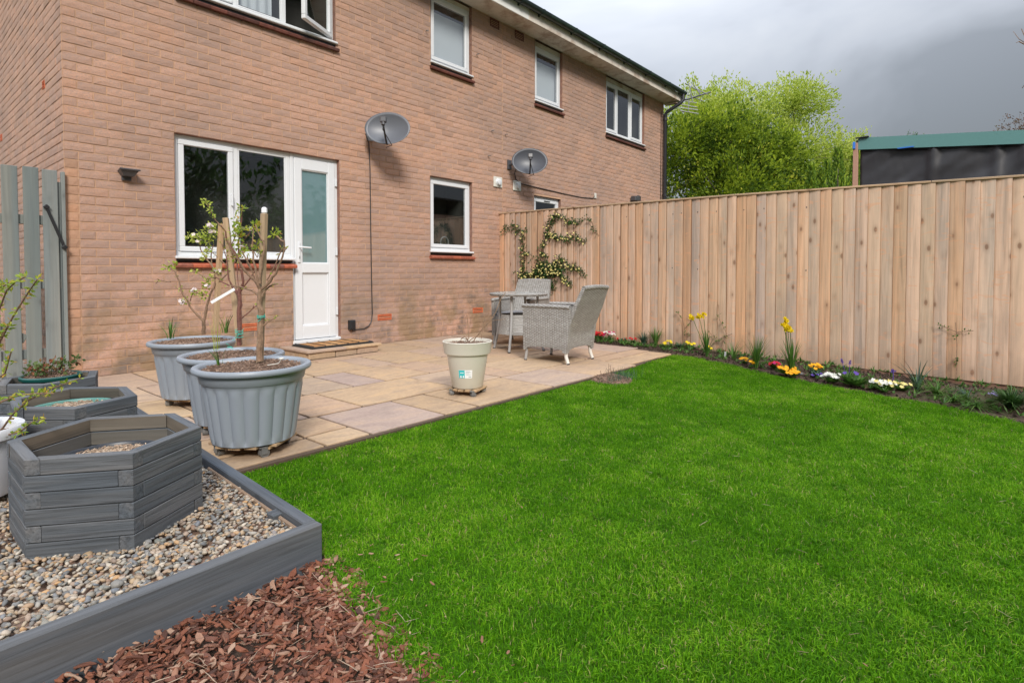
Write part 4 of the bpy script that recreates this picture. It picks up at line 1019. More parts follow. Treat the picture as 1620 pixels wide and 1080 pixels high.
def blade_clump(n, rad, h0, h1, wd, vr, mat, lean=.5, dead=.03):
    b = MB()
    for _ in range(n):
        r_ = rad*math.sqrt(random.random()); a = random.uniform(0, 2*PI); x, y = r_*math.cos(a), r_*math.sin(a)
        h = random.uniform(h0, h1); ld = random.uniform(0, 2*PI); l1 = h*random.uniform(.1, lean*1.6)
        dx, dy = math.cos(ld), math.sin(ld); fa = ld+PI/2+random.uniform(-.5, .5); wx, wy = math.cos(fa)*wd/2, math.sin(fa)*wd/2
        l1 = min(l1, .03); p1 = (x+dx*l1*.3, y+dy*l1*.3, h*.55); p2 = (x+dx*l1, y+dy*l1, h*(1-.25*min(1, l1/h)))
        v_ = random.uniform(*vr)
        if random.random() < dead: v_ = random.uniform(.93, .999)
        b.add([(x-wx, y-wy, -.01), (x+wx, y+wy, -.01), (p1[0]+wx*.85, p1[1]+wy*.85, p1[2]), (p1[0]-wx*.85, p1[1]-wy*.85, p1[2]), p2], [(0, 1, 2, 3), (3, 2, 4)], v_)
    return b.mesh('grass_clump', M[mat])
# instance random is added to v inside the shader, so lawn clumps use a material driven by v alone
def vonly(name, stops, **kw):
    m, t = newmat(name); at = nd(t, 'ShaderNodeAttribute', attribute_name='v'); oi = nd(t, 'ShaderNodeObjectInfo')
    rr = ramp(t, (at, 2), stops); k = ramp(t, (oi, 5), [(0, (.86, .88, .86)), (1, (1.12, 1.1, 1.1))])
    finish(t, mixc(t, 1.0, rr, k, 'MULTIPLY'), kw.get('rough', .55), spec=kw.get('spec', .25), trans=kw.get('trans', .35)); return m
M['lawn'] = vonly('lawn_blade', [(0, (.032, .120, .004)), (.35, (.088, .265, .005)), (.7, (.170, .40, .010)), (.9, (.31, .50, .035)), (.93, (.34, .36, .08)), (1, (.48, .40, .21))], trans=.45, spec=.12)
cl_n = [blade_clump(84, .05, .010, .027, .0026, (.1, .78), 'lawn', lean=.9) for _ in range(6)]
cl_d = [blade_clump(84, .05, .010, .026, .0026, (.0, .5), 'lawn', lean=.9, dead=.02) for _ in range(3)]
cl_y = [blade_clump(78, .05, .008, .026, .0028, (.45, .92), 'lawn', lean=1.0, dead=.08) for _ in range(3)]
pts = []; st = .042; y = -3.27
while y > -7.9:
    x = -.5
    while x < 5.0:
        px_, py_ = x+random.uniform(-.5, .5)*st, y+random.uniform(-.5, .5)*st
        if inpoly(px_, py_, lawn_poly) or (inpoly(px_, py_+.025*random.random(), lawn_poly) and random.random() < .6):
            # skip what lies behind the camera's view
            v_ = Vector((px_, py_, 0))-CAM; dd = v_.dot(d0); ll = v_.dot(RT)
            if dd > .7 and ll < dd*1.05+.3 and math.hypot(px_-3.12, py_+3.42) > .16+.04*random.random():
                n_ = mnoise.noise(Vector((px_*1.3, py_*1.3, 3)))+.5*mnoise.noise(Vector((px_*4, py_*4, 7)))
                q = .36*n_+random.uniform(-.42, .42)
                k = random.randrange(6) if -.22 < q < .25 else (6+random.randrange(3) if q <= -.22 else 9+random.randrange(3))
                s = random.uniform(.8, 1.15); hs_ = s*(1+.30*mnoise.noise(Vector((px_*3.1, py_*3.1, 11))))
                if py_ > -3.42 and random.random() < .5: hs_ *= .7
                if random.random() < .006: hs_ *= 1.6
                pts.append(((px_, py_, gz(px_, py_)-.016), (0, 0, random.uniform(0, 6.28)), (s, s, hs_), k))
        x += st
    y -= st
scatter('lawn', cl_n+cl_d+cl_y, pts, label='dense freshly cut green lawn in front of the patio and fence')
# debris on the lawn
pts = []
for _ in range(260):
    x = random.uniform(-.2, 4.4); y = random.uniform(-6.6, -3.5)
    if not inpoly(x, y, lawn_poly): continue
    s = random.uniform(.003, .007)
    if random.random() < .35: s *= .6
    pts.append(((x, y, gz(x, y)+.013+random.random()*.006), (random.uniform(-.5, .5), random.uniform(-.5, .5), random.uniform(0, 6.28)), (s*1.2, s*random.uniform(.3, 1), s*.6), random.randrange(10)))
for _ in range(60):
    y = random.uniform(-5.6, -4.3); x = edgex(y)+abs(random.gauss(0, .16))
    s = random.uniform(.004, .010); pts.append(((x, y, gz(x, y)+.012), (random.uniform(-.5, .5), random.uniform(-.5, .5), random.uniform(0, 6.28)), (s, s, s), random.randrange(10)))
chips_p = []
for i in range(10):
    me = chips[i].copy(); me.materials.clear(); me.materials.append(M['litter']); chips_p.append(me)
scatter('lawn_debris', chips_p, pts, label='small pale chips and dead leaf scraps lying in the grass')
pts = []
for _ in range(110):
    x = random.uniform(-.2, 4.2); y = random.uniform(-6.3, -3.5)
    if inpoly(x, y, lawn_poly): s = random.uniform(.010, .022); pts.append(((x, y, gz(x, y)+.018), (random.uniform(-.2, .2), random.uniform(-.4, .4), random.uniform(0, 6.28)), (s, s*.7, s*.7), random.randrange(4)))
scatter('dead_grass_stalks', fib, pts, label='pale dead stalks scattered through the lawn')

# flower bed soil with crumbs
bedp = [(5.0, .0), (5.47, .0), (5.47, -9), (3.6, -9), (3.75, -6.9), (3.98, -6.13), (4.2, -5.71), (4.24, -5.30), (4.35, -4.82), (4.43, -4.43), (4.82, -3.46), (4.84, -3.22), (5.0, -2.6), (5.1, -1.6), (5.15, -.3)]
mb = MB(); vs = []; fs = []; nx, ny = 16, 110
for j in range(ny+1):
    yy = 0-9.0*j/ny; xl = float(np.interp(-yy, [0, .3, 1.6, 2.6, 3.2, 3.46, 4.43, 4.82, 5.3, 5.71, 6.13, 6.9, 9], [5.12, 5.12, 5.06, 4.97, 4.80, 4.80, 4.40, 4.32, 4.20, 4.17, 3.95, 3.75, 3.6]))
    for i in range(nx+1):
        xx = xl+(5.475-xl)*i/nx; e = math.sin(PI*i/nx); vs.append((xx, yy, gz(xx, yy)-.02+.032*e+.022*e*mnoise.noise(Vector((xx*9, yy*9, 0)))))
for j in range(ny):
    for i in range(nx): fs.append((j*(nx+1)+i, j*(nx+1)+i+1, (j+1)*(nx+1)+i+1, (j+1)*(nx+1)+i))
mb.add(vs, fs); tag(link(bpy.data.objects.new('flower_bed', mb.mesh('flower_bed', M['soil'], True))), 'narrow dark soil flower bed at the foot of the fence', kind='structure')
crumb = [bm_mesh(ico(1, .3, (1, .8, .6)), 'crumb', M['soil'], False) for _ in range(4)]
pts = []
for _ in range(4200):
    yy = random.uniform(-7, -.2); xl = float(np.interp(-yy, [0, 2.6, 3.2, 3.46, 4.43, 5.3, 6.13, 7], [5.1, 4.97, 4.84, 4.83, 4.43, 4.24, 3.98, 3.8])); xx = random.uniform(xl, 5.46); s = random.uniform(.004, .014)
    pts.append(((xx, yy, gz(xx, yy)-.008+.030*math.sin(PI*(xx-xl)/(5.46-xl))), (random.random()*3, random.random()*3, random.random()*6), (s, s, s), random.randrange(4)))
scatter('soil_crumbs', crumb, pts, label='loose crumbs of soil on the flower bed')

# ================================================================== HEXAGONAL PLANTERS
def hexagon(label, top, T, Zb, nl, inner):
    cx = sum(p[0] for p in top)/6; cy = sum(p[1] for p in top)/6
    th = thing('hexagonal_planter', label, 'planter', (cx, cy, Zb), group='hexagonal wooden planters in a row')
    top = [Vector(p) for p in top]
    ar = sum(top[i].x*top[(i+1) % 6].y-top[(i+1) % 6].x*top[i].y for i in range(6))
    if ar < 0: top = top[::-1]
    u = [(top[(i+1) % 6]-top[i]).normalized() for i in range(6)]; w_ = T*1.155; lh = (T_top - Zb)/nl
    for k in range(nl):
        for i in range(6):
            A, B = top[i], top[(i+1) % 6]; pv, nx_ = u[i-1], u[(i+1) % 6]; e = .0016
            if k % 2 == 0:
                q = [A + u[i]*e*0, B - u[i]*(w_+e), B - u[i]*(w_+e) + nx_*w_, A - pv*w_]
            else:
                q = [A + u[i]*(w_+e), B, B + nx_*w_, A + u[i]*(w_+e) - pv*w_]
            mid = (q[0]+q[1])/2; an = math.atan2(u[i].y, u[i].x); rot = Matrix.Rotation(-an, 2)
            ql = [rot @ (x-mid) for x in q]; b = MB(); jt = random.uniform(-.0012, .0012)
            b.prism([(x.x, x.y+jt) for x in ql], 0.0006, lh-.0018, .0020)
            o = part('board', b, M['planter'], th, world=False); o.location = (mid.x-cx, mid.y-cy, k*lh); o.rotation_euler = (0, 0, an)
            o.data.materials.append(M['planter_in'])
            for f_ in o.data.polygons:
                if f_.center.y > T*.82 and abs(f_.normal.y) > .8: f_.material_index = 1
    return th
T_top = .345
hx = lambda pp, z=.345: [tuple(G(x, y, z).xy) for x, y in pp]
h1 = hx([(38, 727), (206, 718), (313, 668), (268, 652), (139, 657), (12, 695)])
c1 = Vector((-.587, -3.56)); 
hex1 = [( -.841, -3.725), (-.603, -3.905), (-.335, -3.735), (-.325, -3.435), (-.575, -3.245), (-.840, -3.425)]
hexagon('nearest and largest grey hexagonal planter holding a dark pot of dry mulch', hex1, .036, .03, 6, None)
hexagon('middle grey hexagonal planter holding a faded teal pot', [(-.745, -2.83), (-.575, -3.035), (-.315, -2.93), (-.285, -2.66), (-.475, -2.46), (-.72, -2.57)], .042, .03, 6, None)
T_top = .335
hexagon('farthest grey hexagonal planter with the dark green bowl and small plant', [(-.700, -2.06), (-.545, -2.23), (-.30, -2.15), (-.235, -1.92), (-.41, -1.74), (-.645, -1.82)], .042, .03, 6, None)

def heap(parent, c, r, mat, h=.012, n=260, sz=(.006, .016), name='compost', chip='chips'):
    b = MB(); vs = [(c[0], c[1], c[2]+h)]; fs = []; ns, nr = 28, 6
    for i in range(1, nr+1):
        for k in range(ns):
            a = 2*PI*k/ns; rr = r*i/nr; vs.append((c[0]+rr*math.cos(a), c[1]+rr*math.sin(a), c[2]+h*(1-(i/nr)**2)+h*.6*mnoise.noise(Vector((rr*math.cos(a)*20, rr*math.sin(a)*20, c[0])))))
    fs = [(0, 1+k, 1+(k+1) % ns) for k in range(ns)] + [(1+(i-1)*ns+k, 1+i*ns+k, 1+i*ns+(k+1) % ns, 1+(i-1)*ns+(k+1) % ns) for i in range(1, nr) for k in range(ns)]
    b.add(vs, fs); o = part(name, b, M[mat], parent, smooth=True)
    b = MB()
    for _ in range(n):
        a = random.uniform(0, 2*PI); rr = r*.97*math.sqrt(random.random()); p = Vector((c[0]+rr*math.cos(a), c[1]+rr*math.sin(a), c[2]+h*(1-(rr/r)**2)+.004+random.random()*.006)); s = random.uniform(*sz)
        b.box(p, (s, s*random.uniform(.2, .5), s*.22), EU(random.uniform(-.5, .5), random.uniform(-.5, .5), random.uniform(0, 3.1)), a=random.random())
    part(chip, b, M[mat], o, kind='stuff')
    return o
def bowl(label, cat, c, r, rim_z, hgt, mat, fill, fz, n=220, name='plant_pot', szr=.78, lip=.012, group=None):
    t = thing(name, label, cat, (c[0], c[1], rim_z-hgt), group=group)
    b = MB(); rb = r*szr; z0 = rim_z-hgt
    b.lathe([(.001, z0), (rb, z0), (rb+.004, z0+.01), (r-lip*1.1, rim_z-lip*2), (r, rim_z-lip*1.7), (r+.003, rim_z-lip*.5), (r-.003, rim_z), (r-lip*.9, rim_z-.002), (r-lip*1.3, rim_z-.012), (rb*.97, z0+.012)], 56, (c[0], c[1], 0))
    part('shell', b, M[mat], t, smooth=True)
    heap(t, (c[0], c[1], fz), r-lip*1.6-.003, fill, n=n)
    return t
bowl('dark navy pot of dry shredded mulch inside the nearest hexagonal planter', 'plant pot', (-.583, -3.572), .186, .262, .21, 'darkpot', 'straw', .246, 700)
bowl('faded teal pot sunk in the middle hexagonal planter', 'plant pot', (-.52, -2.73), .168, .300, .22, 'tealpot', 'straw', .284, 300)
gb = bowl('dark green glazed bowl on the farthest hexagonal planter', 'plant pot', (-.465, -1.985), .138, .350, .16, 'greenpot', 'mulch', .338, 320)

# ================================================================== RIBBED POTS, DOLLIES
def castor(parent, x, y, r=.024, rz=0, mat='castor'):
    R = RZ(rz)
    b = MB(); b.tube([Vector((x, y, r)) + R @ Vector((-.014, 0, 0)), Vector((x, y, r)) + R @ Vector((.014, 0, 0))], r, 16); w_ = part('castor_wheel', b, M[mat], parent, smooth=True)
    b = MB()
    for sx in (-.019, .019): b.box(Vector((x, y, r+.012)) + R @ Vector((sx, -.004, 0)), (.004, .03, r+.012), R, bev=.001)
    b.box(Vector((x, y, 2*r+.006)) + R @ Vector((0, -.008, 0)), (.044, .044, .006), R, bev=.001); part('castor_fork', b, M[mat], w_)
def dolly(label, c, r, rot, zt, mat='dolly', group=None, cr=.024, frac=.88):
    t = thing('plant_dolly', label, 'plant dolly', (c[0], c[1], 0), group=group)
    n = 5
    for k in range(n):
        d = (k-(n-1)/2)*(2*r/n); L_ = 2*math.sqrt(max(.01, r*r-d*d))
        b = MB(); b.box((0, 0, 0), (L_, 2*r/n-.012, .014), bev=.002); o = part('slat', b, M[mat], t, world=False); o.location = (-math.sin(rot)*d, math.cos(rot)*d, zt-.008); o.rotation_euler = (0, 0, rot)
    for s_ in (-.55, .55):
        b = MB(); b.box((0, 0, 0), (.03, 1.6*r, .012), bev=.002); o = part('cross_bar', b, M[mat], t, world=False); o.location = (math.cos(rot)*r*s_, math.sin(rot)*r*s_, zt-.0215); o.rotation_euler = (0, 0, rot)
    for k in range(4):
        a = rot+PI/4+k*PI/2; castor(t, c[0]+r*frac*math.cos(a), c[1]+r*frac*math.sin(a), cr, a+random.uniform(-1, 1))
    return t
def ribbed_pot(label, c, rot, proto=[None]):
    t = thing('ribbed_pot', label, 'plant pot', (c[0], c[1], .068), group='large blue grey ribbed pots on castors')
    NF = 20; zb = .068; zt = .445; rb, rt = .198, .252
    def fn(r, z, an):
        if r < 0: return -r
        zz = z
        k = max(0, min(1, (zz-.0)/.02)); top = .285
        m = min(1, max(0, (top-zz)/.02)); flute = abs(math.sin(an*NF/2))**.8
        return r + k*m*(.013*flute-.009)
    prof = []
    for i in range(19):
        z = .295*i/18; r = rb+(rt-rb)*(z/.377)*.98; prof.append((r, z))
    prof = [(-.001, 0), (-(rb-.012), 0)] + prof
    prof += [(-(rt-.008), .300), (-(rt-.004), .303), (-(rt+.004), .340), (-(rt+.006), .350), (-(rt+.026), .352), (-(rt+.031), .358), (-(rt+.032), .368), (-(rt+.027), .377), (-(rt+.016), .380), (-(rt+.002), .377), (-(rt-.006), .368), (-(rt-.012), .30)]
    b = MB(); b.lathe(prof, 20*14, (c[0], c[1], zb), fn)
    part('shell', b, M['potgrey'], t, smooth=True)
    heap(t, (c[0], c[1], zb+.356), rt-.008, 'mulch', .016, 900, (.006, .016))
    return t
PA, PB, PC = P(308, 600, 3.95), P(369, 640, 3.30), P(402, 680, 2.93)
ribbed_pot('rearmost ribbed pot, nearest the brick wall, with a blossoming twiggy tree', PA, 0); ribbed_pot('middle ribbed pot, half hidden between its two twins, with a red stemmed tree', PB, 0); ribbed_pot('front ribbed pot, closest to the lawn, with the bare knobbly tree', PC, 0)
dolly('wooden castor dolly under the rearmost ribbed pot', PA, .175, .5, .066, group='dollies under the ribbed pots'); dolly('wooden castor dolly under the middle ribbed pot', PB, .175, .8, .066, group='dollies under the ribbed pots'); dolly('wooden castor dolly under the front ribbed pot', PC, .185, .62, .066, group='dollies under the ribbed pots')
PD = Vector((1.83, -2.96, 0))
bp = thing('plant_pot', 'tall beige pot with a teal and white sticker, standing alone near the lawn edge', 'plant pot', (PD.x, PD.y, .056))
b = MB(); b.lathe([(.001, .056), (.108, .056), (.118, .066), (.154, .300), (.156, .306), (.172, .312), (.176, .322), (.184, .392), (.188, .400), (.184, .404), (.176, .402), (.166, .36), (.14, .30)], 96, (PD.x, PD.y, 0)); part('shell', b, M['beige'], bp, smooth=True)
heap(bp, (PD.x, PD.y, .375), .168, 'mulch', .010, 380, (.006, .014))
dolly('low four wheeled slatted dolly under the beige pot', PD, .125, .35, .055, cr=.020, frac=.98)
def curved(mb, c, a0, a1, z0, z1, dr, n=8):
    rz_ = lambda z: .118+(.154-.118)*(z-.066)/(.234)+dr
    mb.slab(lambda u, v: Vector((c.x+rz_(z0+(z1-z0)*v)*math.cos(a0+(a1-a0)*u), c.y+rz_(z0+(z1-z0)*v)*math.sin(a0+(a1-a0)*u), z0+(z1-z0)*v)), n, 1, lambda u, v: Vector((-.0008*math.cos(a0+(a1-a0)*u), -.0008*math.sin(a0+(a1-a0)*u), 0)))
D2 = math.pi/180; ca = 219
b = MB(); curved(b, PD, (ca-21)*D2, (ca+21)*D2, .142, .203, .0015); lbl = part('sticker', b, M['tagwhite'], bp)
b = MB(); curved(b, PD, (ca-20.5)*D2, (ca-2)*D2, .143, .202, .0025); part('teal_print', b, M['label_teal'], lbl)
b = MB()
curved(b, PD, (ca-16)*D2, (ca-5)*D2, .180, .185, .0036, 3)
for a_ in (-16.5, -8.5): curved(b, PD, (ca+a_)*D2, (ca+a_+4.5)*D2, .146, .158, .0036, 2); curved(b, PD, (ca+a_+1)*D2, (ca+a_+3.2)*D2, .159, .163, .0036, 2)
part('white_print', b, M['tagwhite'], lbl)
b = MB()
for z_, a_, e_ in ((.192, 1, 14), (.186, 1, 17), (.178, 1, 12), (.166, 3, 17), (.150, 10, 18)): curved(b, PD, (ca+a_)*D2, (ca+e_)*D2, z_, z_+.0022 if z_ > .16 else z_+.006, .0026, 4)
part('grey_print', b, M['label_grey'], lbl)

# white pot at the left edge with its shrub
WP = P(-60, 682, 2.15); wpz = WP.z
bowl('white plastic pot at the left edge with a yellow green shrub', 'plant pot', (WP.x, WP.y), .185, wpz+.01, .26, 'whitepot', 'mulch', wpz-.035, 200, lip=.022)

# ================================================================== WICKER FURNITURE
def chair(label, loc, rz, wrapped):
    t = thing('wicker_armchair', label, 'armchair', loc, rz, group='grey wicker armchairs round the table')
    V = Vector; hw = .265; ST, AT, BT = .36, .565, (.765 if wrapped else .80)
    arch = lambda u, e, m: e + (m-e)*(1-(2*u-1)**2)**.5*.9 if abs(2*u-1) < 1 else e
    # side panels, body
    for s_ in (-1, 1):
        b = MB()
        def top(u):                      # u 0 rear .. 1 front
            return AT + .012*math.sin(PI*u) - .012*u
        b.slab(lambda u, v: V((s_*(hw+.008*v), -.265-.055*v*(1-u)+ .53*u + .055*v*(1-u)*0, arch(u, .115, .165)*(1-v)+top(u)*v)), 14, 8, lambda u, v: V((-s_*.045, 0, 0)))
        part('side_panel', b, M['wicker'], t, world=False, smooth=True)
        b = MB(); n = 9; pts = [V((s_*(hw-.016), -.30+.565*i/n, AT+.006+.006*math.sin(PI*i/n))) for i in range(n+1)]; pts.append(V((s_*(hw-.016), .282, AT-.018)))
        b.tube(pts, [.036]*n+[.034, .018], 12); b.v = [(x, y, AT+(z-AT)*.62) for x, y, z in b.v]; part('armrest', b, M['wicker'], t, world=False, smooth=True)
    b = MB(); b.slab(lambda u, v: V((-hw+2*hw*u, .258, arch(u, .115, .16)*(1-v)+ST*v)), 14, 5, lambda u, v: V((0, -.035, 0))); part('front_panel', b, M['wicker'], t, world=False, smooth=True)
    # back: lower part straight, upper part leaning away
    def backy(z): return -.265 - (0 if z < .30 else (z-.30)*.42) - .012*0
    def bz(v): return .135 + (BT-.135)*v
    def bp_(u, v):
        z = arch(u, .115, .17)*(1-v) + BT*v; w_ = hw*(1.0 if z < AT else 1-.10*(z-AT)/(BT-AT)) ; sag = -.012*math.sin(PI*u)*max(0, (z-AT))/.25
        return V((-w_+2*w_*u, backy(z)+sag, z + (.010*math.sin(PI*u) if v > .99 else 0)))
    b = MB(); b.slab(bp_, 12, 18, lambda u, v: V((0, .050-.012*v, .004))); part('backrest', b, M['wicker'], t, world=False, smooth=True)
    b = MB(); b.tube([bp_(i/10, 1)+V((0, .018, -.004)) for i in range(11)], .023, 10); part('top_rail', b, M['wicker'], t, world=False, smooth=True)
    b = MB(); b.box((0, -.0, ST-.012), (2*hw-.09, .50, .022), bev=.004); part('seat', b, M['wicker'], t, world=False)
    b = MB(); b.slab(lambda u, v: V((-.208+.416*u, -.235+.47*v, ST+.042+.018*(math.sin(PI*u)*math.sin(PI*v))**.5)), 12, 12, lambda u, v: V((0, 0, -.042-.018*(math.sin(PI*u)*math.sin(PI*v))**.5))); part('cushion', b, M['cushion'], t, world=False, smooth=True)
    for sx in (-1, 1):
        for sy in (-1, 1):
            b = MB(); rear = sy < 0
            b.tube([V((sx*.235, sy*.238, .17)), V((sx*.237, sy*.243, .08)), V((sx*.240, sy*(.252 if not rear else .268), .014))], [.019, .018, .017] if rear and wrapped else .0155, 10)
            l_ = part('leg', b, M['wrap'] if (rear and wrapped) else M['wicker_leg'], t, world=False, smooth=True, label='leg wrapped in pale film' if rear and wrapped else None)
            b = MB(); b.tube([V((sx*.240, sy*(.252 if not rear else .268), .014)), V((sx*.240, sy*(.253 if not rear else .269), 0))], .0165, 10); part('foot_cap', b, M['black'], l_, world=False)
    return t
chair('front wicker armchair seen from behind, its rear legs wrapped in white film', (3.63, -2.50, 0), math.radians(3), True)
chair('rear wicker armchair behind the round table, facing the camera', (4.43, -1.30, 0), math.radians(104), False)
TX, TY, TZ = 3.93, -1.70, .675
tb = thing('bistro_table', 'round grey wicker bistro table between the two armchairs', 'table', (TX, TY, 0))
b = MB(); b.lathe([(.29, TZ-.030), (.33, TZ-.034), (.345, TZ-.022), (.347, TZ-.010), (.338, TZ+.001), (.315, TZ+.003), (.312, TZ-.004)], 56, (TX, TY, 0)); part('wicker_rim', b, M['wicker'], tb, smooth=True)
b = MB(); b.lathe([(.0, TZ-.004), (.311, TZ-.004), (.311, TZ-.012), (.0, TZ-.012)], 56, (TX, TY, 0)); part('glass_top', b, M['stonetop'], tb)
for k in range(4):
    a = math.radians(20)+k*PI/2; c_, s_ = math.cos(a), math.sin(a)
    b = MB(); b.tube([Vector((TX+c_*r_, TY+s_*r_, z)) for r_, z in ((.235, TZ-.03), (.235, .45), (.238, .38), (.262, .20), (.31, .012))], .0155, 10); lg = part('leg', b, M['wicker_leg'], tb, smooth=True)
    b = MB(); b.tube([Vector((TX+c_*.31, TY+s_*.31, .014)), Vector((TX+c_*.312, TY+s_*.312, 0))], .017, 10); part('foot_cap', b, M['black'], lg)
b = MB(); b.lathe([(.20, .42), (.205, .425), (.235, .28), (.255, .20), (.245, .20), (.19, .41)], 40, (TX, TY, 0)); part('woven_skirt', b, M['wicker'], tb, smooth=True)

# ================================================================== LEAVES AND PLANTS
def leaf(mb, p, d, n, L_, wd, a=None, fold=.25):
    d = Vector(d).normalized(); n = Vector(n); sd_ = d.cross(n)
    sd_ = sd_.normalized() if sd_.length > 1e-5 else d.orthogonal().normalized(); n = sd_.cross(d).normalized(); p = Vector(p)
    mid = p+d*L_*.5 - n*wd*fold
    mb.add([p, mid+sd_*wd/2+n*wd*fold, p+d*L_, mid-sd_*wd/2+n*wd*fold, mid], [(0, 4, 1), (1, 4, 2), (2, 4, 3), (3, 4, 0)], a)
def rv(): 
    v = Vector((random.gauss(0, 1), random.gauss(0, 1), random.gauss(0, 1))); return v.normalized()
def leafball(mb, c, r, n, L_, wd, up=.3, vr=(0, 1)):
    for _ in range(n):
        o = rv()*r*random.random()**.5; d = (rv()+o.normalized()*.7+Vector((0, 0, up))); leaf(mb, Vector(c)+o, d, rv(), L_*random.uniform(.7, 1.2), wd*random.uniform(.7, 1.2), random.uniform(*vr))
def blossom(mb, c, r, facing, n=5, a=None):
    f = Vector(facing).normalized(); s1 = f.orthogonal().normalized(); s2 = f.cross(s1); c = Vector(c)
    for k in range(n):
        an = 2*PI*k/n+random.uniform(-.15, .15); d = s1*math.cos(an)+s2*math.sin(an)+f*.25; leaf(mb, c, d, f, r, r*.95, a if a is not None else random.random(), .12)
Z2 = lambda x, y: (230+x/5.775, 310+y/5.775)
Z3 = lambda x, y: (230+x/4.5, 480+y/4.5)
def tree_from(name, label, D, base, branches, twigmat, leaves, blossoms, leafmat, seed, trunk_r=.011, group=None):
    random.seed(seed)
    B3 = P(base[0], base[1], D); t = thing(name, label, 'small tree', B3, group=group)
    wood = MB(); lf = MB(); bl = MB(); tips = []
    for bi, (pts, r0, r1) in enumerate(branches):
        q = []; dz = 0; drift = random.uniform(-.03, .03) if bi > 0 else 0
        for i, (x, y) in enumerate(pts):
            q.append(P(x, y, D + drift*i*.55))
        # refine with small wobble
        qq = [q[0]]; rr = [r0]
        for i in range(1, len(q)):
            for s_ in (.5, 1.0):
                k = (i-1+s_)/(len(q)-1); w_ = rv()*.0035 if s_ == .5 else Vector((0, 0, 0))
                qq.append(q[i-1].lerp(q[i], s_)+w_); rr.append((r0+(r1-r0)*k)*random.uniform(.9, 1.12))
        wood.tube(qq, rr, 7, a=random.random()*.5)
        tips.append((qq, bi))
        for j in range(2, len(qq)-1):
            if bi > 0 and random.random() < .4:        # buds and short spurs
                d = rv(); d.z = abs(d.z); wood.tube([qq[j], qq[j]+d*random.uniform(.006, .022)], [.0028, .0014], 5, a=.6)
    part('branches', wood, M[twigmat], t, smooth=True)
    for (x, y, r, n) in leaves:
        leafball(lf, P(x, y, D+random.uniform(-.04, .04)), r, n, .026, .014)
    for qq, bi in tips:
        if bi > 0:
            for j in range(len(qq)//2, len(qq)):
                if random.random() < .5: leafball(lf, qq[j], .008, random.randint(1, 4), .018, .009)
    part('leaves', lf, M[leafmat], t, kind='stuff')
    for (x, y, n) in blossoms:
        c = P(x, y, D-.02)
        for _ in range(n): blossom(bl, c+rv()*.014, .016, rv()+Vector((-.5, -.6, .5)))
    if bl.f: part('blossom', bl, M['fl_blossom'], t, kind='stuff')
    return t
Z = Z2
tree_from('potted_tree', 'leafy blossoming small tree in the rearmost ribbed pot', 3.95, Z3(415, 222),
 [([Z3(415, 222), Z3(418, 170), Z3(415, 130)], .013, .011),
  ([Z3(415, 130), Z3(370, 80), Z3(320, 25), Z(400, 990), Z(370, 930), Z(330, 870), Z(310, 780), Z(270, 690), Z(225, 655)], .008, .004),
  ([Z3(415, 130), Z3(430, 60), Z(560, 1010), Z(590, 900), Z(640, 810), Z(750, 710), Z(820, 600)], .010, .004),
  ([Z(620, 850), Z(640, 740), Z(605, 620), Z(600, 540), Z(625, 440)], .006, .003),
  ([Z(625, 660), Z(560, 580), Z(505, 490), Z(495, 430)], .005, .003),
  ([Z(330, 870), Z(275, 835)], .004, .002), ([Z(230, 785), Z(160, 775), Z(120, 765), Z(95, 800)], .004, .002), ([Z(150, 775), Z(110, 755)], .003, .002),
  ([Z(410, 960), Z(430, 900), Z(445, 880)], .004, .002), ([Z(560, 900), Z(500, 900), Z(460, 870)], .004, .002), ([Z(640, 740), Z(560, 760), Z(470, 700), Z(440, 680)], .004, .002),
  ([Z(750, 640), Z(640, 540), Z(540, 460)], .004, .002), ([Z(720, 300), Z(640, 220), Z(590, 120), Z(550, 50)], .004, .002), ([Z(820, 600), Z(740, 400), Z(700, 290)], .004, .003)],
 'twig', [(*Z(250, 640), .03, 26), (*Z(190, 655), .02, 14), (*Z(480, 380), .045, 60), (*Z(600, 340), .05, 80), (*Z(560, 420), .04, 46), (*Z(400, 380), .03, 22), (*Z(610, 290), .035, 40), (*Z(550, 60), .028, 26), (*Z(600, 130), .018, 12), (*Z(620, 190), .015, 9), (*Z(560, 520), .03, 30), (*Z(540, 570), .02, 14), (*Z(560, 800), .03, 26), (*Z(530, 900), .028, 24), (*Z(600, 740), .02, 14), (*Z(360, 970), .025, 20), (*Z(440, 880), .02, 12), (*Z(660, 690), .025, 20), (*Z(700, 370), .03, 24), (*Z(450, 685), .015, 8)],
 [(*Z(595, 268), 5), (*Z(610, 320), 6), (*Z(440, 868), 5), (*Z(333, 965), 5), (*Z(560, 815), 3), (*Z(495, 415), 2), (*Z(660, 680), 2), (*Z(460, 350), 2)], 'leaf_pale', 11, group='small trees in the ribbed pots')
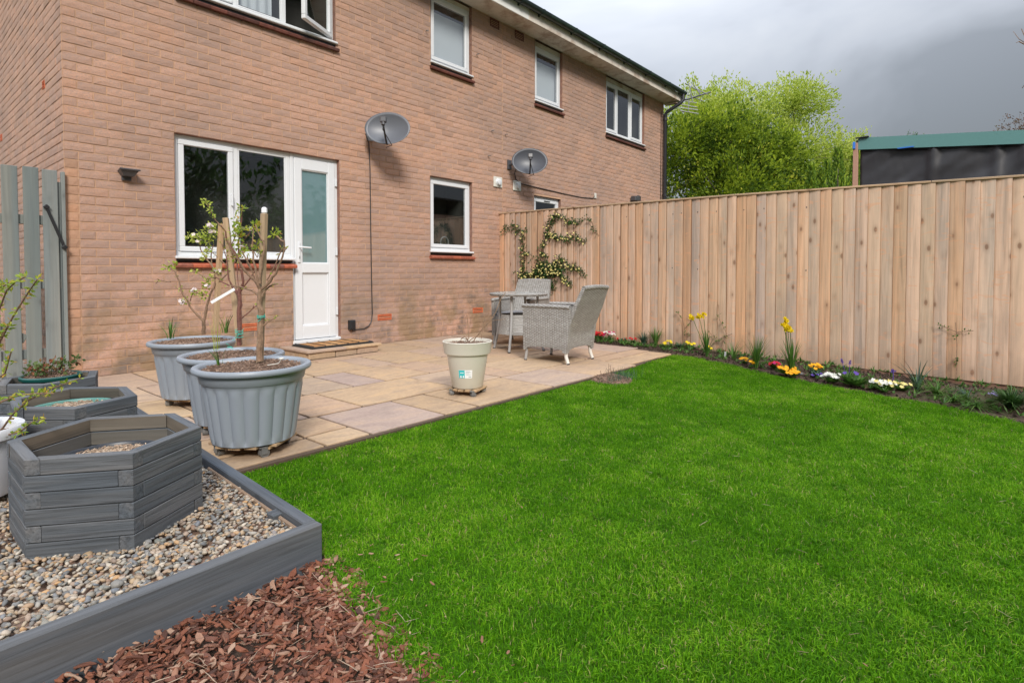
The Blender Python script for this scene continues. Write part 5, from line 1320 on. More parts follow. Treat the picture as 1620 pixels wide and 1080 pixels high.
tree_from('potted_tree', 'red stemmed small tree in the middle ribbed pot', 3.30, Z3(668, 300),
 [([Z3(668, 300), Z3(672, 180), Z3(668, 60), Z(865, 1000), Z(858, 900), Z(870, 850)], .014, .012),
  ([Z(875, 860), Z(895, 790), Z(870, 640), Z(850, 560), Z(740, 400), Z(735, 330), Z(690, 270)], .008, .003),
  ([Z(850, 560), Z(850, 420), Z(870, 270), Z(880, 130)], .006, .003), ([Z(890, 840), Z(960, 750), Z(1000, 690)], .005, .003),
  ([Z(860, 880), Z(790, 830), Z(690, 780), Z(640, 740)], .005, .003), ([Z(860, 600), Z(800, 540), Z(790, 440), Z(830, 330)], .005, .002),
  ([Z(860, 560), Z(900, 400), Z(960, 330)], .004, .002), ([Z(840, 900), Z(760, 760), Z(740, 560), Z(700, 440)], .005, .002), ([Z3(680, 110), Z3(740, 60), Z3(800, 10), Z(1030, 990)], .004, .002),
  ([Z(840, 600), Z(840, 720), Z(850, 830)], .004, .002)],
 'twig_red', [(*Z(880, 130), .025, 22), (*Z(830, 200), .018, 14), (*Z(850, 270), .025, 20), (*Z(820, 330), .035, 36), (*Z(850, 370), .03, 28), (*Z(890, 300), .018, 14), (*Z(860, 480), .035, 30), (*Z(900, 520), .03, 26), (*Z(820, 570), .02, 14), (*Z(960, 320), .018, 14), (*Z(1010, 260), .02, 16), (*Z(770, 480), .02, 16)],
 [(*Z(900, 470), 3), (*Z(955, 320), 2), (*Z(890, 295), 2)], 'leaf_fresh', 12, group='small trees in the ribbed pots')
tree_from('potted_tree', 'bare knobbly pale barked small tree in the front ribbed pot', 2.93, Z3(815, 412),
 [([Z3(815, 412), Z3(812, 340), Z3(822, 280), Z3(818, 180), Z(1060, 1060), Z(1040, 1010), Z(1045, 930), Z(1050, 850)], .0165, .011),
  ([Z(1035, 910), Z(980, 865), Z(900, 840), Z(790, 820)], .006, .0035), ([Z(1045, 850), Z(1000, 770), Z(900, 670), Z(860, 600), Z(800, 520), Z(750, 400)], .008, .003),
  ([Z(1035, 810), Z(1010, 700), Z(985, 590), Z(975, 480), Z(990, 290)], .007, .003), ([Z(1045, 800), Z(1060, 640), Z(1085, 500), Z(1080, 420), Z(1030, 330), Z(1008, 265)], .007, .003),
  ([Z(1050, 860), Z(1140, 780), Z(1195, 710), Z(1235, 600), Z(1265, 500), Z(1268, 400)], .008, .003), ([Z(1140, 780), Z(1110, 770), Z(1200, 600), Z(1250, 480)], .004, .003), ([Z(1268, 420), Z(1210, 375), Z(1170, 345)], .004, .002), ([Z(1268, 510), Z(1290, 480), Z(1265, 470)], .003, .002),
  ([Z(1045, 940), Z(1080, 880), Z(1135, 825), Z(1200, 803)], .007, .0035), ([Z3(830, 165), Z3(870, 130), Z3(932, 95)], .005, .003), ([Z(985, 700), Z(930, 610), Z(930, 540)], .004, .003), ([Z(1000, 760), Z(960, 640), Z(880, 500)], .004, .003), ([Z(975, 480), Z(1020, 560), Z(1040, 500)], .003, .002)],
 'twig', [(*Z(1180, 340), .02, 16), (*Z(1008, 265), .018, 14), (*Z(1020, 440), .02, 12), (*Z(1010, 490), .015, 10), (*Z(1170, 360), .014, 8)], [], 'leaf_fresh', 13, trunk_r=.015, group='small trees in the ribbed pots')
random.seed(21)
def stake(label, x0, y0, x1, y1, D, w_, cap=False):
    a = P(x0, y0, D); c = P(x1, y1, D); ax = (c-a); L_ = ax.length; R = ax.to_track_quat('Z', 'Y').to_matrix() @ RZ(.5)
    b = MB(); b.box((0, 0, L_/2), (w_, w_*.9, L_), bev=.002)
    o = bpy.data.objects.new('stake', b.mesh('stake', M['stake'])); o.location = a; o.rotation_euler = R.to_euler(); link(o); tag(o, label, 'stake', 'wooden stakes in the ribbed pots')
    if cap:
        b = MB(); b.box((0, 0, L_+.016), (w_*.9, w_*.8, .034), EU(.1, .1, .2), bev=.006); ob = part('wrapped_cap', b, M['tagwhite'], o, world=False)
stake('shorter leaning stake behind the blossoming tree, rearmost pot', 341, 524, 350, 354, 3.97, .033)
stake('leaning stake beside the red stemmed tree, middle pot', 379, 545, 357, 345, 3.33, .033)
stake('tallest stake, with a white wrapped top, front pot', 411, 578, 418, 338, 2.97, .029, True)
# strip label, twine, cord
a, c = P(*Z(600, 975), 3.2), P(*Z(815, 850), 3.22); ax = c-a; b = MB(); R = Matrix((ax.normalized(), Vector((0, 0, 1)).cross(ax).normalized(), ax.normalized().cross(Vector((0, 0, 1)).cross(ax).normalized()))).transposed()
b.box((0, 0, 0), (ax.length, .0015, .016), None, bev=.0005); o = bpy.data.objects.new('plant_tag', b.mesh('plant_tag', M['tagwhite'])); o.location = (a+c)/2; o.rotation_euler = R.to_euler(); link(o); tag(o, 'long white plastic strip tag hanging at an angle off the middle potted tree', 'plant tag')
def loops(label, x, y, D, r, n, h, tails=()):
    c = P(x, y, D); b = MB()
    for k in range(n):
        z = -h/2+h*k/max(1, n-1); tl = random.uniform(-.3, .3)
        b.tube([c+Vector((r*math.cos(t_), r*math.sin(t_), z+tl*r*math.sin(t_))) for t_ in np.linspace(0, 2*PI, 13)], .0018, 5, cap=False)
    for tx, ty in tails: b.tube([c, P((x+tx)/2+2, (y+ty)/2, D-.01), P(tx, ty, D-.02)], .0016, 5)
    solo('garden_twine', b, M['twine'], c, label, 'twine', smooth=True, group='green twine ties on the potted trees')
loops('green twine tied round the bare tree and tallest stake', *Z3(824, 95), 2.93, .020, 3, .012, [Z3(800, 130), Z3(850, 75)])
loops('green twine knot near the base of the red stemmed tree', *Z3(668, 215), 3.28, .022, 4, .040, [Z3(640, 200), Z3(620, 262), Z3(700, 180)])
loops('loose green twine trailing onto the middle pot compost', *Z3(600, 310), 3.22, .012, 1, 0, [Z3(575, 285), Z3(625, 325)])
cb = P(*Z3(968, 408), 2.78); b = MB(); b.tube([P(*Z3(870, 438), 2.84), P(*Z3(920, 432), 2.80), P(*Z3(950, 424), 2.78)] + [cb+Vector((.010*math.cos(t_), .010*math.sin(t_), .012)) for t_ in np.linspace(-2, 4.4, 14)], .0022, 6); solo('cord_loop', b, M['rope'], cb, 'white looped cord lying on the front pot compost', 'cord', smooth=True)
def tuft(label, pos, n, h, spread, wd, mat, seed, cat='plant', name='grass_tuft', group=None, droop=.4):
    random.seed(seed); b = MB(); p = Vector(pos); t = None
    for _ in range(n):
        a = random.uniform(0, 2*PI); d = Vector((math.cos(a), math.sin(a), 0)); L_ = h*random.uniform(.6, 1.05); sp = spread*random.uniform(.2, 1)
        o = p+d*random.random()*.02; s_ = Vector((-d.y, d.x, 0)); q = []
        for i in range(5):
            k = i/4; q.append(o + d*sp*k**1.7 + Vector((0, 0, L_*(k-droop*sp/h*k*k*.5))))
        vs = []; 
        for i, c in enumerate(q):
            w_ = wd*(1-(i/4)**2*.9)/2; vs += [c-s_*w_, c+d*w_*.4, c+s_*w_]
        fs = []
        for i in range(4): fs += [(i*3, i*3+1, i*3+4, i*3+3), (i*3+1, i*3+2, i*3+5, i*3+4)]
        b.add(vs, fs, random.random())
    return solo(name, b, M[mat], p, label, cat, group=group)
tuft('upright bulb leaves at the left of the rearmost pot', P(*Z3(180, 250), 3.95), 9, .17, .09, .010, 'leaf_mid', 31, name='bulb_leaves')
tuft('bulb leaves leaning out behind the middle pot', P(*Z3(570, 210), 3.98), 10, .19, .13, .009, 'leaf_mid', 32, name='bulb_leaves')
tuft('thin pale shoots at the left edge of the front pot', P(*Z3(528, 440), 2.93), 7, .13, .10, .005, 'leaf_mid', 33, name='bulb_leaves')
tuft('tall thin pale shoots rising between the middle and rear pots', P(*Z3(510, 330), 3.3), 5, .26, .05, .005, 'leaf_pale', 34, name='bulb_leaves')
# plant in the green bowl
random.seed(41); t = thing('bowl_plant', 'small red and green leafed plant growing in the dark green bowl', 'plant', (-.45, -1.98, .36)); b = MB(); st_ = MB()
for _ in range(34):
    c = Vector((-.475+random.gauss(0, .055), -1.985+random.gauss(0, .05), .36+random.random()*.055)); st_.tube([Vector((c.x*.6-.475*.4, c.y*.6-1.985*.4, .352)), c], .0018, 4); leafball(b, c, .022, 7, .026, .02)
part('leaves', b, M['leaf_reddish'], t, kind='stuff'); part('stems', st_, M['twig'], t, kind='stuff')
# shrub in the white pot
random.seed(42); Wb = Vector((WP.x, WP.y, wpz-.03)); t = thing('potted_shrub', 'thin branching shrub with yellow green buds in the white pot at the left edge', 'shrub', Wb)
wd_ = MB(); lf = MB()
SB = [[(-5, 690), (20, 655), (45, 633), (80, 615), (128, 598)], [(-12, 686), (8, 688), (30, 684), (50, 668), (72, 661)], [(-20, 660), (0, 636), (30, 625), (60, 622), (85, 622)],
      [(-30, 660), (-12, 560), (-5, 500), (10, 460), (25, 445), (40, 438)], [(-10, 560), (5, 530), (22, 498), (45, 462), (59, 442)], [(-25, 620), (-8, 540), (2, 530), (14, 515)], [(-20, 640), (-5, 600), (8, 590), (18, 555)], [(-20, 600), (-6, 470), (2, 455), (14, 447)]]
for q in SB:
    D_ = 2.25+random.uniform(-.08, .02); r0 = Vector(Wb); pts = [P(x, y, D_-.06*i) for i, (x, y) in enumerate(q)]
    pts = [Wb] + pts; wd_.tube(pts, [.0055]+[.0042-.0026*i/len(q) for i in range(len(q))], 6, a=random.random()*.4)
    for i in range(1, len(pts)):
        for k in range(5):
            if i < 2 and random.random() < .6: continue
            c = pts[i-1].lerp(pts[i], (k+random.random())/5) if i > 1 else pts[i]
            if q[0][1] > 600 and i == 2 and random.random() < .5: continue
            leafball(lf, c, .007, random.randint(2, 5), .022, .010, .3)
part('branches', wd_, M['twig'], t, smooth=True); part('leaves', lf, M['leaf_fresh'], t, kind='stuff')
# twigs in the beige pot
random.seed(43); TB = lambda x, y: (680+x/6.75, 480+y/6.75); t = thing('bare_rose', 'nearly bare thorny stems in the beige pot, one leaning far right', 'shrub', (PD.x, PD.y, .38)); b = MB()
for q, r0 in (([TB(410, 385), TB(408, 240), TB(395, 120)], .0035), ([TB(470, 392), TB(560, 270), TB(640, 190), TB(700, 100), (792, 474), (800, 462)], .004), ([TB(548, 375), TB(565, 240), TB(585, 120)], .003), ([TB(430, 390), TB(500, 345), TB(545, 320)], .004), ([TB(400, 388), TB(330, 360), TB(230, 348)], .003), ([TB(410, 390), TB(370, 350), TB(330, 385)], .005), ([TB(640, 190), TB(720, 175), (800, 505)], .002), ([TB(420, 380), TB(418, 300), TB(440, 150)], .002)):
    q = [P(x, y, 4.22+random.uniform(-.02, .02)) for x, y in q]; b.tube(q, [r0*(1.1-.5*i/len(q)) for i in range(len(q))], 6, a=random.random())
part('stems', b, M['twig'], t, smooth=True)

# ---------- climber on the fence
random.seed(51); ZF = lambda x, y: (780+x/4.91, 320+y/4.91)
cl = thing('climbing_plant', 'evergreen climber with cream flowers trained over the fence corner', 'climber', (5.40, -.8, .0)); wd_ = MB(); lf = MB(); fl = MB()
def cstem(pts, r, dens, flw, spread=.03, up=False):
    q = [FN(*ZF(x, y), 5.455) for x, y in pts]; wd_.tube(q, [r*(1-.4*i/len(q)) for i in range(len(q))], 5, a=random.random())
    for i in range(1, len(q)):
        L_ = (q[i]-q[i-1]).length
        for k in range(int(L_*dens)+1):
            c = q[i-1].lerp(q[i], random.random())+Vector((-abs(random.gauss(.01, .02)), random.gauss(0, spread), random.gauss(0, spread)))
            leafball(lf, c, .018, 4, .036, .020, 0)
            if random.random() < flw*.4: blossom(fl, c+Vector((-.03, 0, 0)), .015, Vector((-1, -.4, .4))+rv()*.6)
cstem([(430, 700), (400, 560), (360, 490), (380, 370), (410, 270)], .010, 60, .3)
cstem([(410, 270), (440, 210), (450, 140), (490, 100)], .007, 110, .45, .035); cstem([(490, 100), (540, 130), (600, 160), (680, 145)], .004, 90, .55, .028); cstem([(680, 145), (740, 120), (775, 160), (780, 210), (825, 260)], .003, 30, .1, .015)
cstem([(410, 270), (500, 270), (570, 290), (650, 270), (715, 305)], .005, 110, .75, .032); cstem([(250, 560), (235, 480), (240, 400), (240, 330), (232, 290), (240, 220)], .006, 70, .6, .026); cstem([(240, 220), (190, 210), (150, 185), (110, 195), (100, 245)], .004, 80, .5, .03)
cstem([(240, 395), (300, 405)], .003, 60, .7, .015); cstem([(430, 560), (480, 480), (510, 440), (565, 470)], .006, 110, .7, .035); cstem([(480, 520), (560, 495), (620, 500), (690, 525)], .005, 110, .75, .03); cstem([(690, 525), (720, 580)], .003, 40, .5, .02)
cstem([(430, 560), (350, 555), (280, 570), (200, 570)], .006, 200, .7, .045); cstem([(330, 530), (400, 510), (470, 540), (520, 560)], .006, 330, .5, .06); cstem([(500, 540), (570, 600), (610, 655)], .004, 90, .8, .03); cstem([(440, 600), (460, 660), (480, 640)], .005, 230, .12, .04); cstem([(390, 370), (400, 420), (430, 420)], .004, 60, .6, .02)
part('stems', wd_, M['twig'], cl, smooth=True); part('leaves', lf, M['leaf_dark'], cl, kind='stuff'); part('flowers', fl, M['fl_cream'], cl, kind='stuff')
def thin_climber(label, pts, seed, D=5.44):
    random.seed(seed); q = [FN(x, y, D) for x, y in pts[0]]; t = thing('young_climber', label, 'climber', q[0]); a = MB(); l = MB()
    for pp in pts:
        q = [FN(x, y, D) for x, y in pp]; a.tube(q, .003, 5, a=random.random())
        for i in range(1, len(q)):
            for k in range(2): leafball(l, q[i-1].lerp(q[i], random.random())+Vector((-.01, 0, 0)), .014, 3, .028, .014, 0)
    part('stems', a, M['twig'], t, smooth=True); part('leaves', l, M['leaf_mid'], t, kind='stuff')
thin_climber('spindly young climber on the fence left of the first daffodils', [[(1088, 560), (1085, 530), (1080, 505), (1070, 492)], [(1083, 520), (1096, 505), (1088, 500)], [(1085, 528), (1095, 528)]], 61)
thin_climber('thin sprawling stems on the fence right of the first daffodils', [[(1136, 560), (1150, 528), (1138, 505), (1137, 482)], [(1128, 545), (1140, 535), (1158, 528)], [(1146, 540), (1128, 532), (1122, 525)]], 62)
thin_climber('sparse yellowing climber stem on the greyer fence boards at the right', [[(1512, 612), (1513, 580), (1514, 545), (1512, 510)], [(1513, 525), (1490, 515), (1483, 514)], [(1514, 525), (1540, 523)], [(1513, 572), (1516, 566)]], 63)

# ---------- flowers along the bed
def bedp_(x, y, z=-.035): 
    p = G(x, y, z); p.z = gz(p.x, p.y)+.006; return p
def primula(label, px, flc, seed, n=9, r=.075, h=.075, leafm='leaf_mid', fr=.017, mix=None, name='primula', nl=30):
    random.seed(seed); n = int(n*1.5); r *= 1.12; h *= 1.25; fr *= 1.2; p = bedp_(*px); p.x = min(p.x, 5.40); t = thing(name, label, 'flower', p); l = MB(); f = MB(); f2 = MB(); e = MB()
    for _ in range(nl):
        a = random.uniform(0, 2*PI); d = Vector((math.cos(a), math.sin(a), random.uniform(.25, 1.0))); leaf(l, p+Vector((0, 0, .004)), d, Vector((0, 0, 1)), r*random.uniform(.7, 1.15), r*.38, random.random(), .15)
    for _ in range(n):
        a = random.uniform(0, 2*PI); rr = r*.75*math.sqrt(random.random()); c = p+Vector((rr*math.cos(a), rr*math.sin(a), h*random.uniform(.65, 1.05)))
        e.tube([p+Vector((0, 0, .01)), c], .0014, 4); fc = Vector((rr*math.cos(a)*6, rr*math.sin(a)*6, .8))+Vector((-.35, -.3, .1))
        tgt = f2 if (mix and random.random() < .45) else f
        blossom(tgt, c, fr, fc, 5)
    part('leaves', l, M[leafm], t, kind='stuff'); part('stems', e, M['leaf_mid'], t, kind='stuff'); part('petals', f, M['fl_'+flc], t, kind='stuff')
    if f2.f: part('petals', f2, M['fl_'+mix], t, kind='stuff', label=mix+' petals')
    return t
primula('red primroses closest behind the front wicker chair', (938, 541), 'red', 71, 16, .085, .085); primula('red primroses second along from the wicker chair', (951, 541), 'red', 72, 12, .075, .075)
primula('magenta and white primroses near the patio corner', (964, 544), 'magenta', 73, 17, .09, .10, mix='white'); primula('low blue green plant with a few red flowers between magenta and grassy clumps', (985, 547), 'red', 74, 3, .085, .05, 'leaf_blue', .014)
primula('tiny orange red primrose left of the grassy clump', (1001, 547), 'red', 75, 5, .05, .06)
tuft('grassy bulb clump without flowers by the patio corner', bedp_(1018, 549), 70, .19, .17, .008, 'leaf_blue', 76); tuft('broad bladed green clump left of the first yellow primrose', bedp_(1037, 550), 46, .24, .16, .011, 'leaf_mid', 77)
primula('small bright yellow primrose nearest the patio corner', (1057, 556), 'yellow', 78, 8, .075, .07); primula('second bright yellow primrose, just left of the tall daffodils', (1093, 558), 'yellow', 79, 8, .08, .075)
def daffodils(label, px, heads, seed, nl, h):
    random.seed(seed); p = bedp_(*px); D = (p-CAM).dot(DV); t = thing('daffodil', label, 'flower', p); l = MB(); s_ = MB(); f = MB(); tr = MB()
    for _ in range(nl):
        a = random.uniform(0, 2*PI); d = Vector((math.cos(a), math.sin(a), 0)); sp = random.uniform(.02, .13); L_ = h*random.uniform(.6, 1.0); q = [p+d*.01+d*sp*k**1.8+Vector((0, 0, L_*(k-.12*k*k))) for k in (0, .25, .5, .75, 1)]; sd_ = Vector((-d.y, d.x, 0)); vs = []
        for i, c in enumerate(q): w_ = .0055*(1-(i/4)**3*.9); vs += [c-sd_*w_, c+sd_*w_]
        l.add(vs, [(i*2, i*2+1, i*2+3, i*2+2) for i in range(4)], random.random())
    for hx_, hy_, nf in heads:
        c = P(hx_, hy_, D); s_.tube([p, p.lerp(c, .5)+Vector((.01, 0, .01)), c], .003, 5)
        for _ in range(nf):
            cc = c+rv()*.022; fc = Vector((-.7, -.6, .1))+rv()*.7; fc.normalize(); blossom(f, cc, .024, fc, 6); tr.tube([cc, cc+fc*.014], [.006, .009], 8, cap=False)
    part('leaves', l, M['leaf_mid'], t, kind='stuff'); part('stems', s_, M['leaf_mid'], t); part('petals', f, M['fl_yellow'], t, kind='stuff'); part('trumpets', tr, M['fl_yellow'], t, kind='stuff')
daffodils('tall daffodils with two flower heads, left of the white plant marker', (1118, 567), [(1095, 501, 5), (1106, 500, 4), (1113, 499, 5)], 80, 30, .34)
daffodils('tall daffodils with a stacked double yellow head before the darker boards', (1252, 592), [(1241, 507, 5), (1240, 514, 4), (1246, 519, 6), (1250, 520, 4)], 81, 40, .42)
tuft('sparse arching leaves beside the white plant marker', bedp_(1160, 571), 22, .24, .22, .008, 'leaf_mid', 82)
b = MB(); pm_ = bedp_(1147, 569); b.box(pm_+Vector((0, 0, .035)), (.004, .026, .07), EU(.1, 0, -.5), bev=.001); solo('plant_marker', b, M['tagwhite'], pm_, 'small white plant marker stuck in the bed', 'plant marker')
primula('low orange pansies right of the plant marker', (1177, 577), 'orange', 83, 5, .05, .05); tuft('full green bulb clump with one pale bud between orange pansies and second daffodils', bedp_(1196, 582), 60, .33, .19, .010, 'leaf_mid', 84)
primula('small yellow pansy at the foot of the full green clump', (1189, 582), 'orange', 85, 3, .03, .05); primula('low red and magenta primroses left of the second daffodils', (1226, 583), 'red', 86, 10, .085, .05, mix='magenta')
primula('golden primroses spreading at the foot of the second daffodils', (1243, 591), 'orange', 87, 16, .10, .06, fr=.018); primula('golden primroses at the lawn edge just past the second daffodils', (1254, 594), 'orange', 187, 10, .07, .045, fr=.018)
primula('golden primrose above purple pansies on a dark leaved plant', (1290, 589), 'orange', 88, 10, .07, .075, 'leaf_blue'); primula('purple pansies under the golden primrose', (1291, 594), 'purple', 89, 3, .07, .03, 'leaf_blue')
primula('dense white primroses between golden and blue flowers', (1315, 601), 'white', 90, 20, .085, .065); primula('bright green ferny plant with two blue spikes', (1352, 605), 'purple', 91, 2, .12, .11, nl=60)
tuft('fine green foliage right of the dense white primroses', bedp_(1340, 602), 70, .16, .15, .008, 'leaf_mid', 92)
b = MB(); p = bedp_(1342, 600); 
for q in ((1331, 568), (1345, 570)): 
    e = P(*q, (p-CAM).dot(DV)); b.tube([p, e], .0022, 5)
    for k in range(14): leafball(b, p.lerp(e, .85+.15*k/14), .006, 3, .010, .008)
solo('grape_hyacinth', b, M['fl_purple'], p, 'pair of thin blue grape hyacinth spikes against the fence', 'flower')
primula('pale white primrose beside a pebble', (1384, 607), 'white', 93, 6, .045, .055); primula('white primroses with yellow centres, largest pale clump at the right', (1399, 611), 'white', 94, 20, .095, .065, mix='cream')
b = MB(); p = bedp_(1413, 607); e = P(1413, 587, (p-CAM).dot(DV)); b.tube([p, e], .003, 5); leafball(b, e, .016, 40, .014, .010); solo('grape_hyacinth', b, M['fl_purple'], p, 'single short blue hyacinth behind the cream primroses', 'flower')
primula('cream primroses right of the largest white clump', (1427, 611), 'cream', 95, 9, .08, .055); tuft('broad pale iris like leaves leaning left', bedp_(1452, 609), 18, .30, .26, .014, 'leaf_blue', 96); tuft('trailing green and yellowed leaves right of the iris leaves', bedp_(1482, 616), 60, .18, .32, .009, 'leaf_mid', 97, droop=.9)
tuft('floppy yellow green leaves trailing onto the lawn near the bare climber stem', bedp_(1508, 624), 60, .13, .32, .009, 'leaf_mid', 197, droop=1.0); tuft('small grey green seedling clump under the greyer fence boards', bedp_(1530, 622), 40, .12, .18, .008, 'leaf_blue', 198)
primula('single lilac crocus left of the big dark clump', (1567, 626), 'lilac', 98, 3, .05, .07); tuft('big dark green grassy clump at the right edge', bedp_(1600, 634), 300, .21, .30, .010, 'leaf_dark', 99, droop=.9)
tuft('straggling yellow green leaves left of the lilac crocus', bedp_(1545, 632), 60, .12, .30, .008, 'leaf_mid', 100, droop=1.1)
tuft('dry grassy wisps behind the red primroses', Vector((5.42, -1.62, 0)), 22, .15, .07, .004, 'leaf_mid', 101)
primula('lone yellow primrose in the corner by the wall and rear chair', (784, 531), 'yellow', 102, 6, .06, .11)
primula('single yellow primrose drooping from the first daffodil clump', (1122, 562), 'yellow', 103, 3, .03, .06)
tuft('low weeds along the bed between the yellow primroses', bedp_(1075, 556), 40, .10, .16, .008, 'leaf_blue', 104)
def stone(label, px, s, seed):
    random.seed(seed); p = bedp_(*px); o = bpy.data.objects.new('stone', bm_mesh(ico(2, .15, (s, s*.6, s*.35)), 'stone', M['pebble'])); o.location = p+Vector((0, 0, s*.2)); link(o); tag(o, label, 'stone')
stone('flat grey stone beside the golden primrose', (1267, 590), .04, 5); stone('pale flat stone left of the pale white primrose', (1372, 607), .045, 6)
random.seed(110); lw = MB()
for _ in range(620):
    yy = -random.uniform(1.6, 6.6); xl = float(np.interp(-yy, [1.6, 2.6, 3.2, 3.46, 4.43, 5.3, 6.13, 7], [5.1, 5.0, 4.9, 4.88, 4.48, 4.29, 4.03, 3.85])); c = Vector((random.uniform(xl+.03, 5.42), yy, gz(0, yy)+.012)); k = random.randint(4, 10); hh = random.uniform(.02, .07)
    for _ in range(k):
        a = random.uniform(0, 6.28); leaf(lw, c, Vector((math.cos(a), math.sin(a), random.uniform(.3, 1.8))), Vector((0, 0, 1)), hh*random.uniform(.6, 1.3), .012, random.random())
tag(link(bpy.data.objects.new('low_weeds', lw.mesh('low_weeds', M['leaf_mid']))), 'low green weeds and seedlings dotted over the flower bed', kind='stuff')
# mound of dug soil at the lawn edge with frothy dark seedlings
random.seed(111); mp_ = Vector((3.12, -3.43, -.03)); t = thing('soil_mound', 'small mound of dug soil and mulch where the lawn meets the patio', 'soil mound', mp_)
heap(t, (mp_.x, mp_.y, mp_.z+.002), .19, 'mulch', .045, 420, (.008, .02), name='earth')
sp_ = MB(); tw = MB()
for _ in range(160):
    c = mp_+Vector((random.gauss(.0, .11), random.gauss(-.10, .045), .03)); sp_.tube([c, c+rv()*.03+Vector((0, 0, .05))], [.0012, .0006], 3, a=random.random())
for _ in range(40):
    c = mp_+Vector((random.gauss(.12, .06), random.gauss(-.0, .06), .03)); sp_.tube([c, c+rv()*.03+Vector((0, 0, .05))], [.0012, .0006], 3, a=random.random())
part('seedlings', sp_, M['leaf_blue'], t, kind='stuff')
for _ in range(9):
    c = mp_+Vector((random.uniform(-.1, .1), random.uniform(-.06, .08), .05)); tw.tube([c, c+rv()*.03+Vector((0, 0, random.uniform(.02, .07)))], .0018, 4)
part('dry_twigs', tw, M['twig'], t, kind='stuff')

# ================================================================== BEYOND THE FENCE
random.seed(121)
sh = thing('shed', 'neighbouring shed roofline with sage green fascia above black sheeting', 'shed', (8.0, -4.46, 0))
zs_ = lambda y: 2.79 + (y+4.46)*.098
b = MB(); b.slab(lambda u, v: Vector((8.0, -4.47-4.2*u, zs_(-4.47-4.2*u)-.165+.165*v)), 4, 1, lambda u, v: Vector((.03, 0, 0))); part('fascia', b, M['shedgreen'], sh)
def fold(y, z):
    s = 0
    for yc, w_, a in ((-5.32, .05, .05), (-5.95, .05, .045), (-6.22, .07, .06), (-6.6, .06, .05), (-7.2, .07, .05)): s += a*math.exp(-((y-yc-.10*(2.6-z)*math.sin(yc*9))/w_)**2)*min(1, max(.1, (z-1.55)))
    return s + .030*mnoise.noise(Vector((y*2.4+z*1.5, z*2, 0))) + .018*mnoise.noise(Vector((y*7+z*9, z*4, 4))) + .008*mnoise.noise(Vector((y*22-z*12, z*14, 9)))
b = MB(); b.slab(lambda u, v: Vector((8.06-fold(-4.49-4.15*u, .3+2.33*v), -4.49-4.15*u, (zs_(-4.49-4.15*u)-.15)*v+.1*(1-v))), 130, 46, lambda u, v: Vector((.01, 0, 0))); part('sheeting', b, M['membrane'], sh, smooth='all')
b = MB(); b.box((8.02, -4.44, 1.36), (.06, .06, 2.72), bev=.004); part('post', b, M['shedwood'], sh)
b = MB(); b.box((7.995, -4.425, 2.68), (.07, .03, .10), EU(0, .1, 0), bev=.004); b.box((7.99, -5.02, 2.575), (.012, .18, .014)); part('blue_tape', b, M['tape'], sh, label='strips of blue tape')
b = MB(); b.add([(8.04, -4.44, 2.72), (8.04, -8.67, 2.305), (10.6, -8.67, 2.305), (10.6, -4.44, 2.72), (8.04, -4.44, 2.765), (8.04, -8.67, 2.35), (10.6, -8.67, 2.35), (10.6, -4.44, 2.765)], [(0, 1, 2, 3), (4, 7, 6, 5), (0, 4, 5, 1), (1, 5, 6, 2), (2, 6, 7, 3), (3, 7, 4, 0)]); part('roof', b, M['roof'], sh)
b = MB(); b.box((9.45, -6.55, 1.15), (2.5, 4.1, 2.4)); part('body', b, M['shedwood'], sh)
b = MB(); b.box((7.99, -4.52, 2.785), (.05, .16, .014), bev=.003); part('roof_trim', b, M['black'], sh)

def crown_tree(name, label, cat, base, trunk_h, blobs, n, L_, mat, seed, trunk_r=.12, group=None, twigs=60, tw_mat='trunk', shell=.55, updir=.3):
    random.seed(seed); base = Vector(base); t = thing(name, label, cat, base, group=group); w_ = MB(); lf = MB(); tot = sum(b_[3] for b_ in blobs)
    w_.tube([base, base+Vector((.05, 0, trunk_h*.5)), base+Vector((0, .05, trunk_h))], [trunk_r, trunk_r*.85, trunk_r*.7], 10, a=.3)
    top = base+Vector((0, .05, trunk_h))
    for (c, r, rz_, wgt) in blobs:
        c = base+Vector(c); m_ = max(2, int(twigs*wgt/tot)); w_.tube([top, top.lerp(c, .55)+rv()*r*.1, c], [trunk_r*.5, trunk_r*.3, trunk_r*.14], 7, a=.4)
        ph = rv()*9
        ends = []
        for _ in range(m_):
            d = rv(); e = c+Vector((d.x*r, d.y*r, d.z*rz_))*random.uniform(.75, 1.12); w_.tube([c, c.lerp(e, .5)+rv()*r*.08, e], [trunk_r*.12, trunk_r*.07, trunk_r*.03], 4, cap=False, a=random.random()); ends.append(e)
        nl = int(n*wgt/tot); k = 0
        while k < nl:
            d = rv(); lump = 1+.46*mnoise.noise(d*2.1+ph)+.26*mnoise.noise(d*5.3+ph); rr = (random.random()**shell)*lump
            cc = c+Vector((d.x*r*rr, d.y*r*rr, d.z*rz_*rr))
            if cc.z < base.z+.1: k += 1; continue
            tone = .5+.5*mnoise.noise(cc*1.6/max(.4, r*.55)) ; g = random.randint(5, 9)
            for _ in range(g):
                o = rv()*L_*random.random()*2.2; leaf(lf, cc+o, d+rv()*.9+Vector((0, 0, updir)), rv()+d*.6, L_*random.uniform(.7, 1.25), L_*.48, min(.999, max(0, tone*.75+random.random()*.3-.03+.10*(d.z))))
            k += g
    part('trunk', w_, M[tw_mat], t, smooth=True); part('crown', lf, M[mat], t, kind='stuff'); return t
B_ = lambda x, D, z=-.4: Vector((P(x, 430, D).x, P(x, 430, D).y, z))
